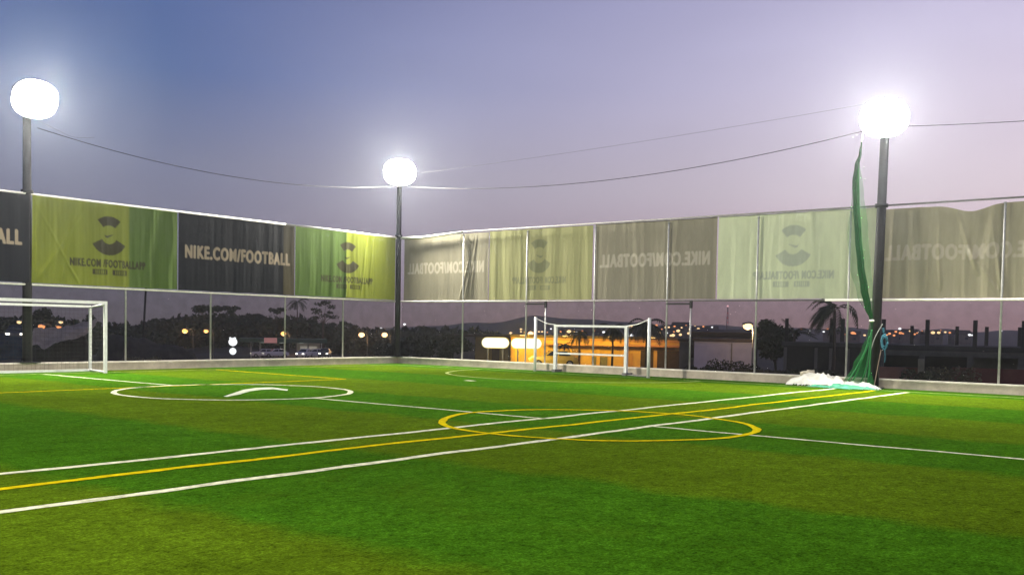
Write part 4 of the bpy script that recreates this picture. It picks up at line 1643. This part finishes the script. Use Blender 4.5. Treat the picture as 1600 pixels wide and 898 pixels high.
# scattered dark houses of the town, each with a roof and a window
M_HW = mat('house_wall', (0.22, 0.19, 0.17), 0.9, var=0.3, scale=0.5)
M_HR = mat('house_roof', (0.07, 0.05, 0.045), 0.9)
hb = empty('house', (0, 0, 0))
MB().box((0, 0, 1.5), (8, 6, 5)).build('wall', M_HW, hb)
MB().prism([(-3.5, 4.0), (3.5, 4.0), (0, 6.0)], -4.4, 4.4).build('roof', M_HR, hb)
MB().box((1.5, -3.02, 2.2), (1.4, 0.1, 1.0)).build('window', mat('dim_window', (0.05, 0.05, 0.06), 0.3), hb)
hs = sorted([(1030, 516), (1046, 514), (1058, 520), (1075, 517), (1090, 516), (1064, 508), (1300, 520), (1330, 522), (1400, 521), (1420, 519), (1455, 521), (1500, 521), (885, 519), (925, 518), (1108, 514)])
for i, (x, y) in enumerate(hs):
    h = hb if i == 0 else copy_tree(hb)
    p = at(x, y + 3, 485)
    h.location = (p.x, p.y, p.z - 3.5)
    h.rotation_euler.z = random.uniform(-0.4, 0.4)
    tag(h, ORD[i] + ' from the left of the small dark houses among the far hill lights', 'house', 'dark houses on the far hill')


# mast with lights
def mast():
    d = 560
    g = gpos(1136, d)
    top = at(1136, 479, d)
    o = empty('radio_mast', g)
    tag(o, 'thin lattice radio mast with small lights on the far hill', 'mast')
    H_ = top.z - g.z
    b = MB()
    for a in range(3):
        an = 2 * pi * a / 3
        b.tube([(cos(an) * 1.0, sin(an) * 1.0, 0), (cos(an) * 0.25, sin(an) * 0.25, H_)], 0.10, 4)
    for k in range(12):
        z0, z1 = H_ * k / 12, H_ * (k + 1) / 12
        for a in range(3):
            an, an2 = 2 * pi * a / 3, 2 * pi * (a + 1) / 3
            r0, r1 = 1 - 0.75 * k / 12, 1 - 0.75 * (k + 1) / 12
            b.tube([(cos(an) * r0, sin(an) * r0, z0), (cos(an2) * r1, sin(an2) * r1, z1)], 0.06, 4)
    b.build('lattice', M_GALVD, o)
    MB().sphere((0, 0, H_ + 0.3), 0.62, 1).build('beacon', emit('mast_beacon', (1, 0.55, 0.6), 1.6), o)
    for f in (0.80, 0.66, 0.52):
        MB().sphere((0, -0.6, H_ * f), 0.42, 1).build('beacon', emit('mast_red', (0.8, 0.12, 0.15), 0.6), o)


mast()

# ------------------------------------------------------------------ buildings
def facing(x):
    """rotation that turns an object's -y side to the pitch"""
    return -az_of(x)


def block(name, x0, x1, ytop, d, depth, m, label, cat='building', roof_m=None, parapet=0.25, below=1.2, wname='wall'):
    xc = (x0 + x1) / 2
    a, b_ = at(x0, 520, d), at(x1, 520, d)
    c = at(xc, 520, d)
    w = (a - b_).length
    g = gpos(xc, d).z
    H_ = at(xc, ytop, d).z - g
    o = empty(name, (c.x, c.y, g), facing(xc))
    tag(o, label, cat)
    MB().box((0, depth / 2, H_ / 2 - below / 2), (w, depth, H_ + below)).build(wname, m, o)
    MB().box((0, depth / 2, H_ + parapet / 2), (w + 0.3, depth + 0.3, parapet)).build('roof', roof_m or M_HR, o)
    return o, w, H_


M_OCHRE = mat('ochre_plaster', (0.66, 0.40, 0.15), 0.85, var=0.22, scale=0.8, bump=0.2)
M_TAUPE = mat('taupe_plaster', (0.22, 0.20, 0.17), 0.85, var=0.3, scale=1.0)
M_LILAC = mat('lilac_render', (0.42, 0.42, 0.58), 0.9, var=0.12, scale=0.7)
M_SHUT = mat('dark_shutter', (0.06, 0.04, 0.03), 0.6, var=0.3, scale=4)
M_GLASSD = mat('dark_glass', (0.02, 0.025, 0.03), 0.12, spec=0.6)
M_GREYP = mat('grey_plaster', (0.20, 0.18, 0.18), 0.9, var=0.3, scale=1.0)
M_OLIVE = mat('olive_plaster', (0.23, 0.18, 0.07), 0.9, var=0.2, scale=1.0)

# amber-lit building
D_A = 96
o, w, H_ = block('yellow_building', 797, 1074, 529, D_A, 9, M_OCHRE, 'long low ochre building lit amber behind the small goal', roof_m=mat('dark_fascia', (0.10, 0.07, 0.05), 0.8))


def bx_at(o, x, d, z0, z1, wpx=None, w=None, name='window', m=M_SHUT, dy=-0.04, th=0.08, H_=None):
    """a part on the front face of building o, centred under photo column x"""
    xc = at(x, 520, d)
    loc = o.matrix_basis.inverted() @ xc if False else Matrix.Rotation(-o.rotation_euler.z, 3, 'Z') @ (xc - o.location)
    ww = w or wpx * d / F_PX
    return MB().box((loc.x, dy, (z0 + z1) / 2), (ww, th, z1 - z0)).build(name, m, o)


for x, wp, nm, mm, z1 in ((1045, 45, 'garage_door', M_SHUT, 2.4), (1013, 22, 'garage_door', M_SHUT, 2.4), (985, 8, 'door', mat('orange_door', (0.5, 0.26, 0.1), 0.7), 2.1),
                          (807, 9, 'door', mat('yellow_door', (0.7, 0.48, 0.12), 0.7), 2.3), (862, 10, 'window', M_GLASSD, 2.2), (938, 24, 'gate', M_GALVD, 1.7), (898, 20, 'garage_door', mat('brown_gate', (0.25, 0.15, 0.08), 0.7), 2.3)):
    q = bx_at(o, x, D_A, 0.0 if 'window' not in nm else 1.1, z1, wp, None, nm, mm)
    if nm == 'garage_door':
        pass
# awning with an arched top over the middle and pilasters
MB().box((1.2, -0.6, 2.85), (13.2, 1.2, 0.14)).build('awning', mat('awning_orange', (0.50, 0.24, 0.11), 0.7), o)
for k in range(7):
    MB().box((-w / 2 + 0.3 + k * (w - 0.6) / 6, -0.07, H_ / 2), (0.35, 0.14, H_)).build('pilaster', M_OCHRE, o)
MB().box((0, -0.1, H_ - 0.12), (w, 0.2, 0.22)).build('cornice', mat('cornice_orange', (0.5, 0.25, 0.10), 0.8), o)
# real lamps along the eaves light the front
wall_lamp_m = emit('wall_lamp_glow', (1, 0.62, 0.2), 3.0)
for lx, e in ((-w / 2 + 1.4, 2400), (-w / 2 + 5.5, 1200), (-w / 2 + 9.8, 1050), (w / 2 - 3.6, 450)):
    wl = MB().box((lx, -3.2, H_ + 0.22), (0.5, 0.3, 0.10)).build('wall_lamp', wall_lamp_m, o)
    lamp_point('wall_light', (lx, -3.2, H_ + 0.1), e, (1, 0.66, 0.05) if e > 1000 else (1, 0.50, 0.09), 0.25, o)
    MB().tube([(lx, 0, H_ + 0.05), (lx, -1.6, H_ + 0.45), (lx, -3.1, H_ + 0.3)], 0.04, 6).build('lamp_arm', M_GALVD, o)

o2, w2, h2 = block('olive_building', 743, 795, 526.5, 92, 7, M_OLIVE, 'dark olive flat fronted building under the left oval sign')
bx_at(o2, 775, 92, 0, 2.3, 12, None, 'door', M_SHUT)
o3, w3, h3 = block('grey_house', 696, 742, 525.5, 128, 8, M_GREYP, 'dim grey two storey house behind a dark tree')
bx_at(o3, 705, 128, 2.2, 3.2, 8, None, 'window', M_GLASSD)
bx_at(o3, 728, 128, 2.2, 3.2, 8, None, 'window', M_GLASSD)
o4, w4, h4 = block('grey_house', 674, 700, 545, 124, 6, M_GREYP, 'low dim grey house with pale front left of the taller one')
bx_at(o4, 688, 124, 0.3, 1.8, 7, None, 'door', M_GLASSD)
o5, w5, h5 = block('lilac_building', 1085, 1180, 533.5, 80, 8, M_LILAC, 'plain pale lilac wall of a building under the amber street lamp')
for k in range(1):
    bx_at(o5, 1144, 80, 0, h5 - 0.1, 1.5, None, 'downpipe', M_GALVD)
o6, w6, h6 = block('taupe_building', 1062, 1096, 533, 84, 6, M_TAUPE, 'narrow taupe building between the ochre and the lilac ones')
bx_at(o6, 1083, 84, 1.7, h6 - 0.3, 12, None, 'window', M_SHUT)
# dark roof line behind both
o7, w7, h7 = block('long_shed', 1080, 1184, 527, 105, 8, mat('shed_wall', (0.03, 0.03, 0.035), 0.9), 'long dark shed roof showing above the lilac wall', 'shed')
MB().prism([(-0.5, h7), (8.5, h7), (8.5, h7 + 0.3), (4, h7 + 0.6), (-0.5, h7 + 0.3)], -w7 / 2 - .2, w7 / 2 + .2, c=(0, 0, 0.26)).build('ridge', M_HR, o7)


# lit oval signs
def oval_sign(x0, x1, y0, y1, d, label):
    a, b_ = at(x0, (y0 + y1) / 2, d), at(x1, (y0 + y1) / 2, d)
    c = (a + b_) / 2
    w = (b_ - a).length
    h = (at((x0 + x1) / 2, y0, d) - at((x0 + x1) / 2, y1, d)).length
    g = gpos((x0 + x1) / 2, d).z
    o = empty('oval_sign', (c.x, c.y, g), facing((x0 + x1) / 2))
    tag(o, label, 'sign', 'white lit oval signs')
    cz = c.z - g

    def oval(hw, hh, y0_, y1_, nm, m):
        b = MB()
        pr = []
        r = hh
        for k in range(25):
            an = -pi / 2 + pi * k / 24
            pr.append((hw - r + r * cos(an), r * sin(an)))
        for k in range(25):
            an = pi / 2 + pi * k / 24
            pr.append((-hw + r + r * cos(an), r * sin(an)))
        A = [b.bm.verts.new((x, y0_, cz + z)) for x, z in pr]
        B = [b.bm.verts.new((x, y1_, cz + z)) for x, z in pr]
        n = len(pr)
        for i in range(n):
            b.bm.faces.new([A[i], A[(i + 1) % n], B[(i + 1) % n], B[i]])
        b.bm.faces.new(A); b.bm.faces.new(B)
        return b.build(nm, m, o)
    oval(w / 2 + 0.05, h / 2 + 0.05, -0.02, 0.28, 'sign_frame', mat('yellow_frame', (0.75, 0.6, 0.1), 0.5))
    oval(w / 2, h / 2, -0.10, 0.1, 'sign_face', emit('sign_white', (1.0, 0.97, 0.72), 2.6, True))
    MB().tube([(w * 0.28, 0.1, -0.3), (w * 0.28, 0.1, cz - h / 2)], 0.07, 8).build('post', M_GALVD, o)
    MB().tube([(-w * 0.28, 0.1, -0.3), (-w * 0.28, 0.1, cz - h / 2)], 0.07, 8).build('post', M_GALVD, o)
    lamp_point('sign_glow', (0.6, -2.2, cz - 0.2), 420, (1, 0.80, 0.35), 0.4, o)


oval_sign(753, 795, 527.5, 543, 85, 'left of the two white lit oval signs, over the dark olive building')
oval_sign(799, 846, 528.5, 544, 84, 'right of the two white lit oval signs, behind the tall goal pole')


# round lit roadside sign: two glowing discs one above the other
def roadside_sign():
    d = 150
    g = gpos(364, d)
    o = empty('roadside_sign', g, facing(364))
    tag(o, 'two white glowing round sign panels on a pole by the petrol station', 'sign')
    def Z(y): return at(364, y, d).z - g.z
    MB().tube([(0, 0.2, -0.5), (0, 0.2, Z(526))], 0.1, 8).build('pole', M_GALVD, o)
    gl = emit('disc_white', (0.93, 0.97, 1.0), 2.2, False)
    for y, r, sx in ((534, 0.60, 1.05), (548.5, 0.50, 1.0)):
        b = MB()
        n = 24
        c = Z(y)
        A = [b.bm.verts.new((cos(2 * pi * i / n) * r * sx, -0.1, c + sin(2 * pi * i / n) * r)) for i in range(n)]
        B = [b.bm.verts.new((cos(2 * pi * i / n) * r * sx, 0.12, c + sin(2 * pi * i / n) * r)) for i in range(n)]
        for i in range(n):
            b.bm.faces.new([A[i], A[(i + 1) % n], B[(i + 1) % n], B[i]])
        b.bm.faces.new(A); b.bm.faces.new(B)
        b.build('sign_panel', gl, o)
    for x in (-0.38, 0.25):
        MB().sphere((x, -0.05, Z(528)), 0.2, 1, (1, 0.5, 0.8)).build('sign_panel', gl, o)


roadside_sign()


# ------------------------------------------------------------------ petrol station
def station():
    d = 175
    x0, x1 = 378, 508
    xc = (x0 + x1) / 2
    g = gpos(xc, d).z
    c = at(xc, 520, d)
    w = (x1 - x0) * d / F_PX
    o = empty('petrol_station', (c.x, c.y, g), facing(xc))
    tag(o, 'petrol station with a dark green canopy on thin columns', 'petrol station')
    zt = at(xc, 529, d).z - g
    MB().box((0, 4, zt - 0.35), (w, 8, 0.7)).build('canopy', mat('canopy_green', (0.05, 0.10, 0.07), 0.7), o)
    X = lambda x: (x - xc) * d / F_PX
    MB().box((X(424), -0.04, zt - 0.32), (19 * d / F_PX, 0.08, 0.9)).build('fascia_sign', mat('pink_sign', (0.6, 0.3, 0.28), 0.7, emis=(1, 0.45, 0.4), estr=0.30), o)
    for x in (395, 408, 445, 480, 500):
        MB().tube([(X(x), 1.5, -0.5), (X(x), 1.5, zt - 0.6)], 0.13, 8).build('column', M_GALV, o)
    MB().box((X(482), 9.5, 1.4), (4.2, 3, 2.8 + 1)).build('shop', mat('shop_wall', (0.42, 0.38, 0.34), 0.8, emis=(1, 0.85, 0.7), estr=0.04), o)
    MB().box((X(482), 7.97, 1.6), (3.0, 0.08, 1.2)).build('shop_window', mat('shop_glass', (0.2, 0.2, 0.2), 0.2, emis=(1, 0.9, 0.75), estr=0.35), o)
    for x in (412, 440, 470):
        MB().box((X(x), 2.2, zt - 0.75), (0.8, 0.8, 0.08)).build('canopy_light', emit('canopy_light_glow', (0.9, 1, 0.9), 0.9), o)
    lamp_point('canopy_glow', (X(440), 2.0, zt - 1.2), 160, (0.95, 1, 0.9), 0.5, o)
    return X, g, d


station()


# ------------------------------------------------------------------ cars
def car(loc, rz, paint, label, group=None, scale=1.0, lights=None, roof_sign=False, cat='car', name='parked_car'):
    o = empty(name, loc, rz)
    tag(o, label, cat, group)
    Lh = 2.15
    # body loft: stations along x with half widths and z
    prof_low = [(-2.15, 0.35), (-2.1, 0.72), (-1.75, 0.90), (-0.75, 0.95), (1.65, 0.95), (2.08, 0.85), (2.15, 0.40)]
    b = MB()
    bm = b.bm
    rows = []
    for x, zt in prof_low:
        hw = 0.86 if abs(x) < 1.9 else 0.76
        rows.append([bm.verts.new((x, -hw, 0.28)), bm.verts.new((x, -hw - 0.02, (0.28 + zt) / 2)), bm.verts.new((x, -hw + 0.06, zt)), bm.verts.new((x, hw - 0.06, zt)), bm.verts.new((x, hw + 0.02, (0.28 + zt) / 2)), bm.verts.new((x, hw, 0.28))])
    for A, B in zip(rows, rows[1:]):
        for i in range(6):
            bm.faces.new([A[i], A[(i + 1) % 6], B[(i + 1) % 6], B[i]])
    bm.faces.new(rows[0]); bm.faces.new(rows[-1])
    # cabin
    lo = [(-0.95, 0.94), (1.75, 0.94)]
    hi = [(-0.25, 1.44), (1.15, 1.44)]
    vs = [bm.verts.new((lo[0][0], s * 0.78, lo[0][1])) for s in (-1, 1)] + [bm.verts.new((lo[1][0], s * 0.76, lo[1][1])) for s in (-1, 1)] + [bm.verts.new((hi[0][0], s * 0.60, hi[0][1])) for s in (-1, 1)] + [bm.verts.new((hi[1][0], s * 0.60, hi[1][1])) for s in (-1, 1)]
    a0, a1, c0, c1, d0, d1, e0, e1 = vs
    for q in ((a0, c0, e0, d0), (a1, d1, e1, c1), (a0, d0, d1, a1), (c0, c1, e1, e0), (d0, e0, e1, d1)):
        bm.faces.new(q)
    bmesh.ops.bevel(bm, geom=[e for e in bm.edges], offset=0.03, segments=2, affect='EDGES')
    b.build('body', paint, o)
    # windows a few millimetres proud of the cabin
    for s in (-1, 1):
        for xa, xb, xc_, xd in ((-0.72, 0.32, 0.32, -0.18), (0.42, 1.45, 1.08, 0.42)):
            g = MB()
            def P(x, z):
                k = (z - 0.94) / 0.5
                return (x, s * (0.785 - 0.18 * k + 0.008), z)
            g.face([P(xa, 1.0), P(xb, 1.0), P(xc_, 1.38), P(xd, 1.38)])
            g.build('window', M_GLASSD, o)
    g = MB(); g.face([(-0.93, -0.66, 1.0), (-0.93, 0.66, 1.0), (-0.34, 0.54, 1.40), (-0.34, -0.54, 1.40)]).normal_update(); g.build('windscreen', M_GLASSD, o)
    g = MB(); g.face([(1.74, -0.62, 1.0), (1.74, 0.62, 1.0), (1.24, 0.54, 1.40), (1.24, -0.54, 1.40)]); g.build('rear_window', M_GLASSD, o)
    for x in (-1.35, 1.35):
        for s in (-1, 1):
            wb = MB()
            wb.tube([(x, s * 0.70, 0.32), (x, s * 0.885, 0.32)], 0.32, 18)
            wh = wb.build('wheel', mat('tyre', (0.02, 0.02, 0.02), 0.8) if 'tyre' not in bpy.data.materials else bpy.data.materials['tyre'], o)
            MB().tube([(x, s * 0.88, 0.32), (x, s * 0.895, 0.32)], 0.19, 14).build('rim', M_GALV, wh)
    for s in (-1, 1):
        MB().box((-2.13, s * 0.58, 0.66), (0.08, 0.34, 0.16)).build('headlight', lights or M_GALV, o)
        MB().box((2.13, s * 0.6, 0.72), (0.08, 0.26, 0.14)).build('tail_light', bpy.data.materials.get('tail_red') or mat('tail_red', (0.3, 0.01, 0.01), 0.4), o)
    if roof_sign:
        MB().box((0.3, 0, 1.52), (0.25, 0.7, 0.16)).build('roof_sign', mat('taxi_sign', (0.8, 0.7, 0.3), 0.5), o)
    return o


P_WHITE = mat('white_car_paint', (0.62, 0.62, 0.62), 0.3, spec=0.5)
P_YEL = mat('yellow_car_paint', (0.80, 0.52, 0.06), 0.35, spec=0.5)
P_DARK = mat('dark_car_paint', (0.05, 0.05, 0.06), 0.3, spec=0.5)
HEADL = emit('headlight_glow', (1, 0.97, 0.85), 6.0)
HEADD = emit('headlight_dim', (1, 0.95, 0.8), 1.5)
tx = at(866, 520, 84.5)
car((tx.x, tx.y, at(866, 573, 84.5).z), facing(866) + 0.05, P_YEL, 'yellow taxi parked before the ochre building', roof_sign=True, lights=emit('amber_headlight', (1, 0.75, 0.1), 4.0), cat='taxi', name='taxi')
D_S = 170
for x, dd, p, lb, lt, rz in ((412, 170, P_WHITE, 'white car at the left end of the petrol forecourt', HEADD, 0.1), (424, 174, P_DARK, 'dark car with lit headlamps between two white cars', HEADL, 1.0),
                             (431, 168, P_WHITE, 'white car parked under the pink canopy sign', HEADD, 0.2), (476, 170, P_WHITE, 'white car with lit lamps beside the station shop', HEADL, 1.2),
                             (508, 160, P_DARK, 'dark car facing the pitch with bright headlamps', HEADL, 1.45), (492, 172, P_WHITE, 'white car right of the station shop front', M_GALV, 0.1)):
    q = at(x, 520, dd)
    yb = 558
    car((q.x, q.y, at(x, yb, dd).z), facing(x) + rz, p, lb, 'cars at the petrol station', lights=lt)
for x, y, lb in ((20, 522, 'left'), (32.5, 523, 'right')):
    pass
q = at(26, 520, 100)
car((q.x, q.y, at(26, 532.5, 100).z), facing(26) + 1.5, P_DARK, 'dark car with two white headlamps left of the left pole', lights=HEADL)
# bank of earth the car stands on
# ------------------------------------------------------------------ unfinished building on the right
def frame_building():
    d = 74
    x0, x1 = 1250, 1760
    xc = 1430
    g = gpos(xc, d).z
    c = at(xc, 520, d)
    rz = facing(xc) - 0.03
    o = empty('unfinished_building', (c.x, c.y, g), rz)
    tag(o, 'unfinished concrete frame building with bare column stubs above its slab', 'building')
    Z = lambda y, dd=d: at(xc, y, dd).z - g
    X = lambda x: (x - xc) * d / F_PX
    M_RAW = mat('raw_concrete', (0.13, 0.125, 0.115), 0.9, var=0.35, scale=1.0, bump=0.3)
    M_RAWD = mat('dark_raw_concrete', (0.045, 0.043, 0.045), 0.9, var=0.3, scale=1.0)
    zs = Z(540)
    MB().box(((X(x0) + X(x1)) / 2, 6, zs - 0.15), (X(x1) - X(x0), 12, 0.36)).build('slab', M_RAWD, o)
    MB().box(((X(x0) + X(x1)) / 2, 0.2, zs - 0.52), (X(x1) - X(x0), 0.3, 0.38)).build('edge_beam', M_RAW, o)
    for x in (1387, 1446, 1508, 1569, 1330, 1630, 1690):
        MB().box((X(x), 0.2, (Z(499) + zs) / 2), (0.28, 0.28, Z(499) - zs)).build('upper_column', M_RAWD, o)
    for x in (1486, 1528, 1574, 1592, 1420, 1365, 1640):
        MB().box((X(x), 8.5, (Z(507) + zs) / 2), (0.26, 0.26, Z(507) - zs)).build('upper_column', M_RAWD, o)
    for x in (1275, 1325, 1385, 1440, 1503, 1567, 1630, 1695):
        MB().box((X(x), 0.2, (zs - 0.7) / 2 - 0.5), (0.38, 0.38, zs - 0.7 + 1.0)).build('lower_column', M_RAW, o)
    MB().box(((X(x0) + X(x1)) / 2, 9, zs / 2 - 0.7), (X(x1) - X(x0), 0.2, zs + 0.7)).build('rear_wall', M_RAWD, o)
    MB().box(((X(1505) + X(1690)) / 2, 3.0, zs / 2 - 0.6), (X(1690) - X(1505), 0.2, zs + 0.5)).build('partition', mat('grey_block', (0.11, 0.105, 0.10), 0.9, var=0.3, scale=1.5), o)


frame_building()
# second, lower structure at the left with pale posts
o8, w8, h8 = block('concrete_shed', 1225, 1345, 541, 64, 6, mat('dark_shed_wall', (0.035, 0.033, 0.033), 0.9, var=0.3), 'low dark concrete shed with pale posts behind the tarpaulin', 'shed', roof_m=mat('shed_roof', (0.06, 0.06, 0.062), 0.8))
for x in (1228, 1276, 1299, 1326):
    bx_at(o8, x, 64, 0, h8 - 0.1, 4.5, None, 'post', mat('pale_post', (0.16, 0.15, 0.14), 0.9), dy=-0.12, th=0.2)
for x, yt in ((1230, 497), (1299, 497)):
    bx_at(o8, x, 66, h8 + 0.2, at(x, yt, 64).z - o8.location.z, 5, None, 'upper_column', M_DARKSTEEL, dy=1.0, th=0.22)


def yard_wall(x0, x1, y, d, m, label, th=0.2):
    a, b_ = at(x0, 520, d), at(x1, 520, d)
    c = (a + b_) / 2
    w = (a - b_).length
    g = gpos((x0 + x1) / 2, d).z
    h = at((x0 + x1) / 2, y, d).z - g
    o = MB().box((0, 0, h / 2 - 0.2), (w, th, h + 0.4)).build('yard_wall', m)
    o.location = (c.x, c.y, g)
    o.rotation_euler.z = facing((x0 + x1) / 2)
    tag(o, label, 'wall')


yard_wall(1490, 1700, 577, 50, mat('dark_red_paint', (0.13, 0.035, 0.035), 0.85, var=0.3, scale=1.0), 'dark red painted yard wall at the far right')
yard_wall(1372, 1418, 573, 51, mat('pinkish_block', (0.26, 0.13, 0.10), 0.9, var=0.3, scale=1.5), 'short brick pink wall right of the right light pole')
yard_wall(1418, 1436, 574, 52, mat('maroon_block', (0.12, 0.04, 0.035), 0.9, var=0.3, scale=1.5), 'short maroon wall between the pink wall and the block pier')
yard_wall(1436, 1446, 561, 49, mat('pale_pier', (0.27, 0.26, 0.20), 0.9, var=0.3, scale=1.5), 'narrow pale block pier right of the maroon wall', 0.5)

# ------------------------------------------------------------------ evening haze
hm = bpy.data.materials.new('evening_haze')
hm.use_nodes = True
t = hm.node_tree
t.nodes.clear()
ou = t.nodes.new('ShaderNodeOutputMaterial')
pv = t.nodes.new('ShaderNodeVolumePrincipled')
pv.inputs['Color'].default_value = RGB(0.80, 0.86, 0.99)
pv.inputs['Density'].default_value = HAZE_D
pv.inputs['Anisotropy'].default_value = 0.85
t.links.new(pv.outputs[0], ou.inputs['Volume'])
if HAZE_D > 0:
    hz = MB().box((0, 0, 45), (4560, 4560, 130)).build('haze', hm)
    tag(hz, 'thin evening haze', 'haze', kind='stuff')
